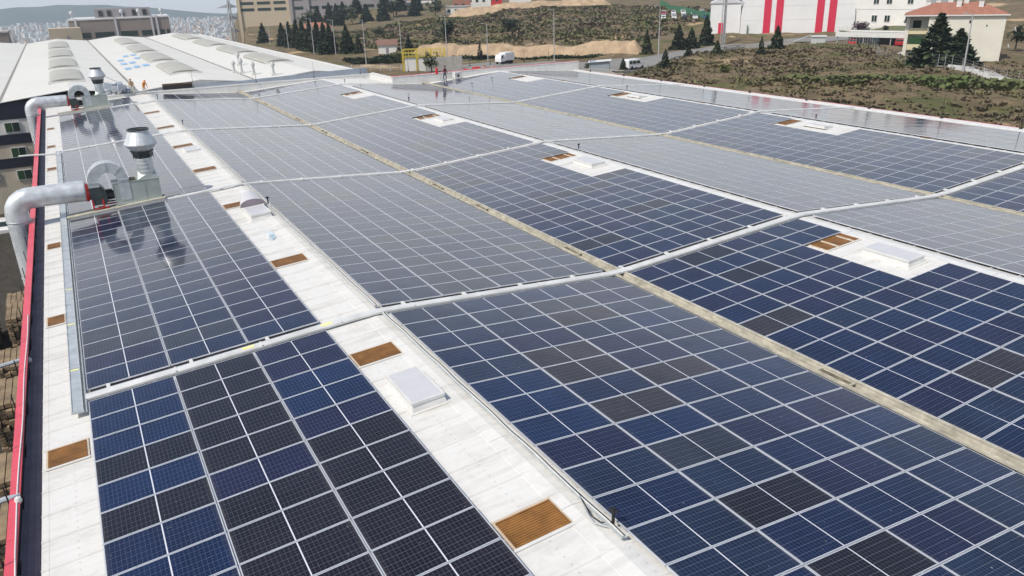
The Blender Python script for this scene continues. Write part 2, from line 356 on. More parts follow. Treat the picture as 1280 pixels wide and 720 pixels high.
# ------------------------------------------------------------------ the factory roof
XR1, SP, ZR, ZV = 7.24, 9.88, 12.176, 11.478
TA = (ZR-ZV)/SP
ROOFD = 0.125                                          # sheet lies this far below the panel glass
XW, XE, YS, YN1, YN2, XSTEP = -2.42, 58.9, -4.0, 95.4, 87.6, 33.0
def pz(x):                                            # height of the panel plane
    if x < XR1: return ZR+(x-XR1)*TA
    if x > XR1+4*SP: return ZR-(x-XR1-4*SP)*TA
    k = (x-XR1)/SP % 2
    return ZR-(ZR-ZV)*(k if k < 1 else 2-k)
def rz_(x): return pz(x)-ROOFD
fac = thing('factory_building', 'white metal roofed factory hall covered with solar panels in the foreground', 'factory', (28, 45, 0))
FX = Vector((28, 45, 0))
def fpart(mb, name, smooth=False, label=None):
    o = mb.build(name, smooth=smooth, loc=(28, 45, 0)); o.location = (0, 0, 0); o.parent = fac
    if label: o['label'] = label
    return o
V1, R2x, V2, R3x = XR1+SP, XR1+2*SP, XR1+3*SP, XR1+4*SP
slopes = [(XW, XR1), (XR1, V1), (V1, R2x), (R2x, V2), (V2, R3x), (R3x, XE)]
mb = MB()
for a, b_ in slopes:
    a2 = a+(.26 if a in (V1, V2) else 0); b2 = b_-(.26 if b_ in (V1, V2) else 0)
    yn = YN1 if b_ < XSTEP+.5 else YN2
    segs = [(a2, b2, yn)]
    if a < XSTEP < b_: segs = [(a2, XSTEP, YN1), (XSTEP, b2, YN2)]
    for p, q, yn in segs:
        mb.poly([(p, YS, rz_(p)), (q, YS, rz_(q)), (q, yn, rz_(q)), (p, yn, rz_(p))], WHITE)
        y = YS+.5
        while y < yn:                                 # standing seams every metre, down the slope
            ax = Vector((q-p, 0, rz_(q)-rz_(p)))/2; c = Vector(((p+q)/2, y, (rz_(p)+rz_(q))/2+.016))
            mb.poly([c-ax+Vector((0,-.035,-.014)), c+ax+Vector((0,-.035,-.014)), c+ax+Vector((0,-.014,.024)), c-ax+Vector((0,-.014,.024))], WHITE); mb.poly([c-ax+Vector((0,-.014,.024)), c+ax+Vector((0,-.014,.024)), c+ax+Vector((0,.014,.024)), c-ax+Vector((0,.014,.024))], WHITE); mb.poly([c-ax+Vector((0,.014,.024)), c+ax+Vector((0,.014,.024)), c+ax+Vector((0,.035,-.014)), c-ax+Vector((0,.035,-.014))], WHITE); y += 1.0
fpart(mb, 'roof_sheeting')
for xr in (XR1, R2x, R3x):                            # ridge caps
    mb = MB(); yn = YN1 if xr < XSTEP else YN2; wd = .34; h = .022 if xr != XR1 else .016
    for y0 in np.arange(YS, yn, 3.0):
        y1 = min(y0+2.99, yn)
        for s in (-1, 1):
            mb.poly([(xr, y0, rz_(xr)+h+.02), (xr+s*wd, y0, rz_(xr+s*wd)+h), (xr+s*wd, y1, rz_(xr+s*wd)+h), (xr, y1, rz_(xr)+h+.02)][::s], TRIM if xr != XR1 else WHITE)
            x_ = xr+s*wd; mb.poly([(x_, y0, rz_(x_)+h), (x_, y0, rz_(x_)), (x_, y1, rz_(x_)), (x_, y1, rz_(x_)+h)][::s], TRIM)
    fpart(mb, 'ridge_cap')
for xv, yn in ((V1, YN1), (V2, YN2)):                 # valley gutters
    mb = MB(); zt = ZV+.015
    for s in (-1, 1):
        prof = [(xv+s*.27, zt-.03), (xv+s*.27, zt+.02), (xv+s*.17, zt+.005), (xv+s*.145, zt-.06), (xv+s*.115, zt-.16)]
        for k in range(4):
            a, b_ = prof[k], prof[k+1]
            mb.poly([(a[0], YS, a[1]), (b_[0], YS, b_[1]), (b_[0], yn, b_[1]), (a[0], yn, a[1])][::s], CREAM)
        mb.box(xv+s*.165-.010, xv+s*.165+.010, YS, yn, zt-.02, zt+.03, CREAM)
    mb.poly([(xv-.12, YS, zt-.15), (xv+.12, YS, zt-.15), (xv+.12, yn, zt-.15), (xv-.12, yn, zt-.15)], DIRT)
    random.seed(int(xv)); y = YS
    while y < yn-1:                                   # leaf litter lying along the channel
        l_ = random.uniform(.2, .9); x_ = xv+random.uniform(-.05, .05); wq = random.uniform(.02, .06)
        mb.poly([(x_-wq, y, zt-.13), (x_+wq*.6, y-.05, zt-.12), (x_+wq, y+l_, zt-.13), (x_-wq*.5, y+l_*.8, zt-.12)], DIRT); y += l_+random.uniform(0, .5)
    fpart(mb, 'valley_gutter')
    for y in ([12.6, 26.0, 34.4, 39.8, 52.3, 62.1, 70.0, 82.5] if xv == V1 else [20.6, 33.0, 46.2, 56.0, 66.2, 76.0]):
        m2 = MB(); m2.box(xv-.13, xv+.13, y-.55, y+.55, zt-.09, zt-.045, BLACK if xv != V1 else DIRT)
        for q in (-.55, .55): m2.box(xv-.16, xv+.16, y+q-.03, y+q+.03, zt-.05, zt+.0, CREAM)
        fpart(m2, 'drain_cover')
# west edge: toothed sheet end, dark box gutter, red coping that leans out a little towards the far end
XWo = lambda y: -2.42-.10*min(1, max(0, y/90))
mb = MB(); gzf = 11.16
mb.poly([(-2.86, YS, gzf), (-2.40, YS, gzf), (-2.40, YN1, gzf), (-2.86, YN1, gzf)], DARKG)
for x_ in (-2.72, -2.60, -2.50): mb.box(x_-.01, x_+.01, YS, YN1, gzf, gzf+.02, DARKG)
mb.poly([(-2.40, YS, gzf), (-2.40, YS, rz_(XW)), (-2.40, YN1, rz_(XW)), (-2.40, YN1, gzf)][::-1], DARKG)
mb.poly([(-2.86, YS, gzf), (-2.86, YS, 11.60), (-2.86, YN1, 11.60), (-2.86, YN1, gzf)], BLACK)
fpart(mb, 'edge_gutter')
mb = MB()
for k in range(34):                                   # coping lengths, slightly out of line with each other
    y0 = YS+k*2.94; y1 = y0+2.93; j = random.uniform(-.003, .003); w0 = -2.985-.12*(y0/95)
    mb.box(w0+j, -2.80+j*.5, y0, y1, 11.56, 11.625+j*.3, RED)
fpart(mb, 'red_coping')
mb = MB()                                             # outer walls
mb.box(-3.02, -2.88, YS, YN1, -0.5, 11.56, NAVYW)
mb.box(XE-.02, XE+.12, YS, YN2, -0.5, 11.1, NAVYW)
mb.box(-2.9, XSTEP, YN1, YN1+.12, -.5, 11.3, WALLW); mb.box(XSTEP, XE, YN2, YN2+.12, -.5, 11.2, WALLW); mb.box(XSTEP-.1, XSTEP, YN2, YN1, -.5, 11.3, WALLW)
mb.box(-2.9, XE, YS-.12, YS, -.5, 11.2, NAVYW)
fpart(mb, 'outer_wall')
# north and east rims
mb = MB()
pts = [(-2.6, YN1), (5.2, YN1), (XSTEP, YN1), (XSTEP, YN2), (R3x+.2, YN2), (XE, YN2), ]
hts = [.15, .15, .25, .40, .35, .2]
for k in range(len(pts)-1):
    (xa, ya), (xb, yb) = pts[k], pts[k+1]; za = min(rz_(xa), rz_(xb))-.3
    steps = max(1, int(math.hypot(xb-xa, yb-ya)/2.0))
    for q in range(steps):
        f0, f1 = q/steps, (q+1)/steps; p0 = Vector((xa+(xb-xa)*f0, ya+(yb-ya)*f0, 0)); p1 = Vector((xa+(xb-xa)*f1, ya+(yb-ya)*f1, 0)); d = (p1-p0).normalized(); n = Vector((-d.y, d.x, 0))
        z1 = 12.0+hts[k]*.9+.02*random.random()
        mb.obox(((p0+p1)/2)+n*.02+Vector((0, 0, (za+z1)/2)), (p1-p0)/2*.998, n*.05, (0, 0, (z1-za)/2), TRIM)
        mb.obox(((p0+p1)/2)+n*.10+Vector((0, 0, z1+.02)), (p1-p0)/2*.998, n*.16, (0, 0, .025), TRIM)
        mb.obox(((p0+p1)/2)+n*.34+Vector((0, 0, z1+.0)), (p1-p0)/2*.99, n*.06, (0, 0, .10), RED if k > 2 else TRIM)
fpart(mb, 'north_parapet', label='white parapet along the far end of the roof, red outside')
mb = MB(); ze = rz_(XE)
mb.box(XE-.75, XE-.02, YS, YN2, ze+.02, ze+.10, TRIM)
for k in range(31):
    y0 = YS+k*2.95; mb.box(XE+.14, XE+.34, y0, y0+2.93, ze-.1, ze+.06+random.uniform(-.01, .01), RED)
fpart(mb, 'east_parapet', label='low white and red edging along the east side')

# roof lights let into the sheeting
def skylight(x0, x1, yc, lab=None, wd=.44):
    mb = MB(); a, b_ = rz_(x0), rz_(x1); ang = Vector((x1-x0, 0, b_-a)); h = .034
    L_ = ang.length; ex = ang.normalized(); ez = Vector((-ex.z, 0, ex.x)); ey = Vector((0, 1, 0)); c = Vector(((x0+x1)/2, yc, (a+b_)/2))
    mb.obox(c+ez*.016, ex*L_/2, ey*(wd+.07), ez*.016, TANF)
    mb.obox(c+ez*.030-ey*(wd+.04), ex*L_/2, ey*.035, ez*.010, TRIM)
    n = 13
    for k in range(n):                                # corrugations of the brown sheet
        y0 = -wd+2*wd*k/n
        mb.obox(c+ey*(y0+wd/n)+ez*.042, ex*(L_/2-.05), ey*(wd/n*.55), ez*.012, BROWNS)
        mb.obox(c+ey*(y0+2*wd/n if k < n-1 else y0)+ez*.030, ex*(L_/2-.05), ey*(wd/n*.46), ez*.012, BROWNS)
    return fpart(mb, 'skylight', label=lab)
for y in (9.98, 19.95, 29.93, 40.05, 50.2, 59.9, 69.5, 79.6): skylight(-2.33, -1.36 if y < 22 else -1.72, y+(.02 if y > 15 else 0))
for y in (10.98, 19.98, 29.95, 40.3, 50.25, 59.6, 69.4, 79.5): skylight(5.62, 6.98, y)
for y in (19.68, 40.08, 60.3, 79.7):
    for x0, x1 in ((24.62, 25.22), (25.30, 26.10), (26.18, 26.52)): skylight(x0, x1, y)
for y in (40.1, 60.4, 80.0): skylight(44.6, 46.3, y)
for y in (30.4, 51.0, 73.0): skylight(47.6-.9, 47.5, y, wd=.3)

# ------------------------------------------------------------------ solar panels
PL, PW, PITCH, ROW = 2.262, 1.134, 2.2816, 1.1526
CA = math.cos(math.atan(TA))
LIP, TH = .024, .035
def panel_geo(mb_f, mb_g, c, ex, ez, tint):
    """frame ring into mb_f, laminate into mb_g; c centre of the glass top, ex along the length"""
    ey = Vector((0, 1, 0)); hx, hy = PL/2, PW/2
    P_ = lambda a, b_, h: c+ex*a+ey*b_+ez*h
    o = [(-hx, -hy), (hx, -hy), (hx, hy), (-hx, hy)]; i_ = [(-hx+LIP, -hy+LIP), (hx-LIP, -hy+LIP), (hx-LIP, hy-LIP), (-hx+LIP, hy-LIP)]
    for k in range(4):
        k2 = (k+1) % 4
        mb_f.poly([P_(*o[k], 0), P_(*o[k2], 0), P_(*i_[k2], 0), P_(*i_[k], 0)], ALU)
        mb_f.poly([P_(*o[k], -TH), P_(*o[k2], -TH), P_(*o[k2], 0), P_(*o[k], 0)], ALU)
    mb_g.poly([P_(*q, -.004) for q in i_], PM[tint], uv=[(0, 0), (1, 0), (1, 1), (0, 1)])
BLK = [(22.41, 18, -1), (43.95, 18, -1), (65.50, 18, -1), (87.02, 18, -1), (93.70, 5, -1)]    # top edge y, rows downwards
BANKS = [('first', -1.285, 3, 1), ('second', 7.65, 4, 1), ('third', 17.39, 4, 1), ('fourth', 27.41, 4, 1), ('fifth', 37.15, 4, 1), ('sixth', 47.17, 4, 1)]
FORCE = {}
def px2(x, y, z):
    d = Vector((x, y, z-22.0)); f_ = d.dot(Vector(Fv)); return 640+970.27*d.dot(Vector(Rv))/f_, 360-970.27*d.dot(Vector(Uv))/f_, f_
BYPIX = [((848, 462), 4), ((790, 507), 4), ((880, 562), 2), ((905, 545), 2), ((970, 625), 3), ((180, 645), 3), ((735, 400), 4), ((1215, 395), 1), ((385, 490), 1), ((440, 470), 1),
         ((560, 700), 1), ((620, 668), 1), ((1080, 700), 3), ((670, 382), 2), ((640, 440), 5), ((750, 447), 4), ((695, 452), 4), ((700, 490), 1), ((1000, 400), 4), ((1225, 465), 4), ((230, 585), 1), ((240, 550), 0), ((160, 560), 1), ((1190, 660), 6), ((1070, 585), 6), ((240, 690), 1), ((160, 700), 0)]
random.seed(21)
allp = []
for bi, (bn, x0, nc, _) in enumerate(BANKS):
    for ki, (ytop, nr, _) in enumerate(BLK):
        if bi >= 3 and ki == 4: continue
        rows_ = nr
        for c_ in range(nc):
            for r_ in range(rows_):
                if ki == 3 and bi >= 3 and r_ == 0: continue
                if ki == 4 and bi == 0 and c_ < 2: continue
                if bi in (2, 4) and c_ == 3:          # cut-outs round the hatches
                    if ki == 0 and 2 <= r_ <= 5: continue
                    if ki == 1 and 3 <= r_ <= 7: continue
                    if ki == 2 and 4 <= r_ <= 8: continue
                    if ki == 3 and 6 <= r_ <= 9: continue
                s = (c_+.5)*PITCH*CA; xc = x0+s; yc = ytop-(r_+.5)*ROW; zc = pz(xc)
                u_, v_, dd = px2(xc, yc, zc)
                q = random.random()
                if bi == 0 and ki == 0: tint = random.choice([0, 0, 0, 1, 3]) if c_ == 0 else random.choice([3, 3, 3, 3, 6])
                elif bi == 0: tint = random.choice([5, 0, 6, 2, 5, 5] if r_ < 12 else [0, 0, 5, 2, 6, 0])
                elif bi == 1: tint = random.choice([0, 0, 5, 0, 0, 5, 0, 6, 1] if ki == 0 else [5, 5, 2, 0, 5])
                elif bi == 2: tint = random.choice([0, 6, 6, 0, 5, 6, 0, 6, 3])
                else: tint = random.choice([5, 5, 6, 0, 2, 5])
                for (pu, pv), tt in BYPIX:
                    cs = px2(xc-1.0, yc-.5, zc), px2(xc+1.0, yc-.5, zc), px2(xc+1.0, yc+.5, zc), px2(xc-1.0, yc+.5, zc)
                    if dd > 45 or abs(u_-pu) > 120: continue
                    ins = all((cs[(k+1) % 4][0]-cs[k][0])*(pv-cs[k][1])-(cs[(k+1) % 4][1]-cs[k][1])*(pu-cs[k][0]) < 0 for k in range(4))
                    if ins: tint = tt
                vis = dd > 0 and -40 < u_ < 1320 and -20 < v_ < 790
                allp.append((dd if vis else 900+dd, bi, ki, c_, r_, xc, yc, zc, tint))
allp.sort()
ORD = ['first', 'second', 'third', 'fourth', 'fifth', 'sixth', 'seventh', 'eighth', 'ninth', 'tenth', 'eleventh', 'twelfth', 'thirteenth', 'fourteenth', 'fifteenth', 'sixteenth', 'seventeenth', 'eighteenth']
TRN = ['near', 'second', 'third', 'fourth', 'far']
cache = {}
sf = MB()
for idx, (dd, bi, ki, c_, r_, xc, yc, zc, tint) in enumerate(allp):
    up = -1 if bi in (1, 3, 5) else 1
    ex = Vector((1, 0, up*TA)).normalized(); ez = Vector((-ex.z, 0, ex.x))
    if idx < 300:
        key = (up, tint)
        if key not in cache:
            f_ = MB(); g_ = MB(); panel_geo(f_, g_, Vector((0, 0, 0)), ex, ez, tint)
            for qx in (-.62, .62):                    # mid clamps on the long sides
                for qy in (-1, 1): f_.obox(ex*qx+Vector((0, qy*(PW/2+.002), 0))+ez*.004, ex*.035, (0, .018, 0), ez*.005, GALV)
            fo = f_.build('solar_panel'); gl = g_.build('cell_face', parent=fo); cache[key] = (fo.data, gl.data); D.objects.remove(gl); D.objects.remove(fo)
        o = D.objects.new('solar_panel', cache[key][0]); COL.objects.link(o); o.location = (xc, yc, zc+random.uniform(-.004, .004)); o.rotation_euler = (random.uniform(-.0022, .0022), random.uniform(-.0022, .0022), 0)
        g2 = D.objects.new('cell_face', cache[key][1]); COL.objects.link(g2); g2.parent = o
        if ki == 0: rn = f'{ORD[r_]} row before near cross duct'
        else: rn = f'{ORD[BLK[ki][1]-1-r_]} row past {TRN[ki-1]} cross duct'
        tag(o, f'{TINTS[tint][0]} solar panel, {rn}, {ORD[c_]} column, {BANKS[bi][0]} bank from left', 'solar panel', 'solar panels clamped to the factory roof')
    else:
        if dd > 900 and (yc > 60 and bi > 2 and False): continue
        jx = random.uniform(-.0022, .0022); e2 = (ex+Vector((0, 0, jx))).normalized()
        panel_geo(sf, sf, Vector((xc, yc, zc)), e2, Vector((-e2.z, 0, e2.x)), tint)
tag(sf.build('solar_panel_field'), 'remaining grey blue solar panels running on to the far end of the roof', 'solar panels', 'solar panels clamped to the factory roof', 'stuff')

# ------------------------------------------------------------------ cable duct runs over the roof
def cross_trunk(y, x0, x1, lab, wide=.15, h0=-.03, h1=.075, tape=True):
    o = thing('cable_duct', lab, 'cable duct', (x0, y, pz(x0)), 0, 'white cable duct runs crossing the roof')
    xsx = [x0]; xx = x0
    kn = [XR1-.9, XR1, XR1+.9, V1-.5, V1+.5, R2x, V2-.5, V2+.5, R3x]
    xsx = sorted([x0, x1]+[k for k in kn if x0 < k < x1])
    def hz(x):
        b = pz(x)
        if abs(x-V1) < .6 or abs(x-V2) < .6: b = max(b, ZV+.05)
        if abs(x-XR1) < .5: b = ZR-.02
        return b
    mb = MB(); prof = [(-wide, h0), (-wide, h1-.04), (-wide+.04, h1), (wide-.04, h1), (wide, h1-.04), (wide, h0)]
    vs_ = [(x-x0, py, hz(x)-pz(x0)+ph) for x in xsx for py, ph in prof]; n = len(prof)
    fs_ = [(i*n+k, i*n+k+1, (i+1)*n+k+1, (i+1)*n+k) for i in range(len(xsx)-1) for k in range(n-1)]
    fs_ = [f[::-1] for f in fs_]+[tuple(range(n)), tuple(range((len(xsx)-1)*n, len(xsx)*n))[::-1]]
    mb.mesh(vs_, fs_, TRAYM)
    k = x0+2.4
    while k < x1-.3:                                  # lid joints
        mb.box(k-x0-.02, k-x0+.02, -wide-.006, wide+.006, hz(k)-pz(x0)+h0, hz(k)-pz(x0)+h1+.006, TRIM); k += 2.5
    b = mb.build('trunk_lid', parent=o)
    k = x0+.6
    while k < x1-.2:
        z_ = hz(k)-pz(x0); mb = MB()
        mb.box(k-x0-.05, k-x0+.05, wide, wide+.36, z_-.05, z_+.02, TRIM); k += 2.28
        mb.build('support_bracket', parent=o)
    if tape:
        YT = D.materials.get('yellow_tape') or mat('yellow_tape', (0.75, 0.72, 0.30), 0.5)
        for k in (x0+4.5, XR1-1.6, XR1+9.0):
            if x0 < k < x1:
                mb = MB(); z_ = hz(k)-pz(x0); s_ = TA if k < XR1 else -TA
                mb.obox((k-x0, -.02, z_+h1+.004), (.18, 0, .18*s_), (0, .09, 0), (0, 0, .002), YT); mb.build('warning_label', parent=o)
    return o
cross_trunk(22.68, -1.32, XE-1.2, 'wide white cable duct crossing the roof in the foreground')
cross_trunk(44.2, 3.3, XE-1.2, 'white cable duct crossing the roof beside the near extractor fan', wide=.10, h1=.06, tape=False)
cross_trunk(65.74, -1.9, XE-1.2, 'thin white cable duct crossing the middle of the roof', wide=.10, h1=.06, tape=False)
cross_trunk(87.24, 3.3, XSTEP, 'farthest white cable duct, beside the far extractor fan', wide=.10, h1=.06, tape=False)
# galvanised tray along the west edge of the first bank
o = thing('edge_cable_tray', 'flat galvanised cable tray along the left edge of the first bank', 'cable tray', (-1.52, 44, pz(-1.5)))
mb = MB(); mb.box(-.16, .13, -22.2, 21.9, .03, .07, GALV); mb.box(-.16, -.145, -22.2, 21.9, .03, .09, GALV); mb.box(.115, .13, -22.2, 21.9, .03, .10, GALV)
for k in range(15): mb.box(-.17, .14, -22.2+k*3-.02, -22.2+k*3+.02, .03, .095, GALV)
mb.build('tray', parent=o)
mb = MB(); mb.tube([(.20, -22.3, .06), (.20, -8, .055), (.205, 5, .06), (.20, 21, .05)], .02, GALV, 6); mb.build('conduit', parent=o)
YT = D.materials.get('yellow_tape')
for y in (-19.3, -15.3, -11.4):
    mb = MB(); mb.box(-.13, .09, y-.05, y+.05, .071, .074, YT); mb.build('warning_label', parent=o)
# rail and conduits along the west edge of the second bank
for y0, y1, lab in ((9.55, 22.4, 'grey conduit rail beside the second bank, nearest the camera'), (23.1, 43.9, 'grey conduit rail beside the second bank, past the near duct'), (44.7, 87, 'long grey conduit rail beside the second bank, far half')):
    o = thing('conduit_rail', lab, 'conduit', (7.45, y0, pz(7.45)), 0, 'conduit rails along the first ridge')
    mb = MB(); L_ = y1-y0
    mb.box(-.05, .02, 0, L_, .0, .035, GALV); mb.box(.05, .10, 0, L_, -.02, .02, TRIM); mb.build('rail', parent=o)
    mb = MB(); pth = [(.035+.012*math.sin(k*1.3), L_*k/24, .045+.008*math.sin(k*2.1)) for k in range(25)]; mb.tube(pth, .012, BLACK, 5)
    mb.tube([(p[0]-.05, p[1], p[2]+.01) for p in pth], .015, TRIM, 5); mb.build('cable', parent=o)

# short black-capped posts on the ridges
def post(x, y, lab, h=.46):
    z = rz_(x); o = thing('roof_post', lab, 'roof post', (x, y, z), random.uniform(0, 3), 'black capped posts along the ridges')
    mb = MB(); mb.box(-.11, .11, -.11, .11, 0, .02, TRIM); mb.tube([(0, 0, .01), (0, 0, h-.03)], .022, GALV, 8); mb.build('pole', parent=o)
    mb = MB(); mb.tube([(0, 0, h*.35), (0, 0, h)], .034, BLACK, 8); mb.box(-.10, .10, -.022, .022, h-.03, h+.02, BLACK); mb.tube([(0, 0, h), (0, 0, h+.05)], [.055, .045], BLACK, 8); mb.build('cap', parent=o)
for x, y, lab in ((7.52, 9.98, 'black capped post at the near end of the conduit rail'), (7.55, 38.9, 'black capped post beside the open roof hatch'), (7.6, 69.0, 'black capped post on the first ridge near its far end'), (7.9, 89.6, 'farthest black capped post on the first ridge'),
                  (27.3, 40.6, 'black capped post behind the white hatch on the middle ridge'), (27.4, 68.9, 'black capped post on the middle ridge, far half'), (27.6, 88.6, 'farthest black capped post on the middle ridge'),
                  (46.9, 39.0, 'black capped post on the right hand ridge'), (47.3, 62.0, 'black capped post farthest along the right hand ridge')): post(x, y, lab)
o = tag(D.objects.new('loose_cable', None), 'loose black cable hanging from the near conduit rail', 'cable'); COL.objects.link(o); o.location = (7.4, 10.2, pz(7.4))
mb = MB(); mb.tube([(.06, .9, .06), (-.02, .55, .03), (-.10, .2, .01), (-.05, -.05, .0), (.08, -.18, .02), (.13, -.2, .06)], .014, BLACK, 6); mb.tube([(.02, .8, .05), (-.12, .3, .0), (-.16, 0, -.01), (-.02, -.2, 0)], .012, GALV, 6); mb.build('cable_run', parent=o)

# tall thin lightning rods round the rim
def rod(x, y, h, z0, lab):
    o = thing('lightning_rod', lab, 'lightning rod', (x, y, z0), 0, 'thin lightning rods on the roof rim')
    mb = MB(); mb.tube([(0, 0, 0), (.01, .01, h*.4), (.0, .0, h)], [.028, .02, .008], BLACK, 6); mb.build('rod', parent=o)
    mb = MB(); mb.box(-.09, .09, -.09, .09, 0, .10, BLACK); mb.build('foot', parent=o)
pl = ['second', 'third', 'fourth', 'fifth', 'sixth', 'seventh', 'eighth']
for k, y in enumerate((84.5, 77.5, 70.5, 63.5, 57, 50.0, 43.4, 36.9, 30.9)):
    rod(XE-.3, y, 2.0, rz_(XE)+.1, 'thin lightning rod at the far end of the east edge' if k == 0 else f'thin lightning rod on the east edge, {ORD[k]} from the far end')
for k, x in enumerate((12.3, 19.2, 26.0, 31.8)):
    rod(x, YN1-.1, 1.9, 12.3, f'thin rod on the far rim before the white hall, {ORD[k]} from left')
for k, x in enumerate((35, 43.0, 45.8, 50.6, 54.2)):
    rod(x, YN2-.1, 1.6, 12.9, f'thin rod on the white north parapet, {ORD[k]} from left')
# stay brackets along the west coping
for k in range(34):
    y = 8.4+k*2.45
    mb = MB(); xo = -3.00-.12*(y/95)
    mb.tube([(xo, y, 11.35), (xo-.02, y, 12.0)], .017, BLACK, 5); mb.tube([(-2.82, y+.1, 11.25), (-2.70, y-.12, 11.72)], .017, BLACK, 5)
    fpart(mb, 'stay_bracket')
mb = MB(); mb.tube([(-2.84+.05*math.sin(k*.9)*(1 if k < 9 else .3), 8+k*.9, 11.645) for k in range(26)], .017, TRIM, 5); tag(mb.build('white_cable'), 'thin white cable lying along the red coping', 'cable')

# ------------------------------------------------------------------ hatches
def hatch(x, y, wx, wy, h, lab, open_=False, skew=0.0):
    z = rz_(x); o = thing('roof_hatch', lab, 'roof hatch', (x, y, z), skew, 'roof hatches beside the ridges')
    s_ = TA if x < XR1 or (V1 < x < R2x) else -TA
    o.rotation_euler = (0, -math.atan(s_), skew)
    mb = MB(); a, b_ = wx/2, wy/2
    mb.prism([(-a-.10, -b_-.10), (a+.10, -b_-.10), (a+.10, b_+.10), (-a-.10, b_+.10)], .0, .03, WHITE)
    vs_ = [(-a-.03, -b_-.03, .0), (a+.03, -b_-.03, .0), (a+.03, b_+.03, .0), (-a-.03, b_+.03, 0), (-a+.03, -b_+.03, h-.06), (a-.03, -b_+.03, h-.06), (a-.03, b_-.03, h-.06), (-a+.03, b_-.03, h-.06)]
    mb.mesh(vs_, [(0, 1, 5, 4), (1, 2, 6, 5), (2, 3, 7, 6), (3, 0, 4, 7)], TRIM); mb.build('curb', parent=o)
    mb = MB(); mb.box(-a, a, -b_, b_, h-.07, h-.012, TRIM)
    for (p, q, r, s2) in ((-a, a, -b_, -b_+.05), (-a, a, b_-.05, b_), (-a, -a+.05, -b_+.05, b_-.05), (a-.05, a, -b_+.05, b_-.05)): mb.box(p, q, r, s2, h-.012, h+.006, TRIM)
    mb.build('lid_frame', parent=o)
    mb = MB(); mb.box(-a+.05, a-.05, -b_+.05, b_-.05, h-.012, h-.001, LGREY); mb.build('pane', parent=o)
    if open_:
        mb = MB(); n = 14
        for k in range(n):
            t0, t1 = math.pi*k/n, math.pi*(k+1)/n
            p0, p1 = (-.62*math.cos(t0), .34*math.sin(t0)), (-.62*math.cos(t1), .34*math.sin(t1))
            mb.poly([(p0[0], b_+.05, h+p0[1]), (p1[0], b_+.05, h+p1[1]), (p1[0]*.7, b_+.75, h+.15+p1[1]*1.3), (p0[0]*.7, b_+.75, h+.15+p0[1]*1.3)], LGREY)
            mb.poly([(0, b_+.06, h-.05), (p0[0]*.96, b_+.06, h+p0[1]*.96), (p1[0]*.96, b_+.06, h+p1[1]*.96)], D.materials['dark_gutter'])
        mb.build('raised_dome', parent=o)
    return o
hatch(6.40, 17.2, .92, 1.82, .28, 'closed white hatch with pale grey top in the foreground strip')
hatch(6.75, 37.6, .95, 1.7, .28, 'hatch with raised dark dome on the first ridge strip', True)
hatch(6.60, 57.6, .95, 1.6, .12, 'flat grey hatch on the first ridge strip, farther off')
hatch(25.75, 17.2, .90, 1.95, .29, 'white box hatch in the cutout of the third bank nearest the camera')
hatch(25.9, 37.4, .95, 1.9, .27, 'white box hatch in the second cutout of the third bank')
hatch(25.9, 57.9, .9, 1.7, .18, 'low white hatch in the third cutout of the third bank')
hatch(45.6, 37.6, .9, 1.7, .16, 'low white hatch in the cutout of the fifth bank, right')
hatch(45.6, 58.2, .9, 1.7, .16, 'low white hatch in the cutout of the fifth bank, far')
# film and blue sheet left on the white strip
mb = MB(); BL = mat('pale_blue_film', (0.45, 0.62, 0.72), 0.3)
for k in range(7):
    a = k*.9; mb.tube([(6.35+.12*math.cos(a), 33.4+.3*math.sin(a), rz_(6.4)+.03), (6.5+.1*math.cos(a+1), 33.6+.35*math.sin(a+1), rz_(6.5)+.05), (6.55+.12*math.cos(a+2), 34.3+.3*math.sin(a+2), rz_(6.5)+.03)], .014, BL, 5)
tag(mb.build('plastic_wrap'), 'crumpled pale blue plastic wrap on the white roof strip', 'plastic wrap')
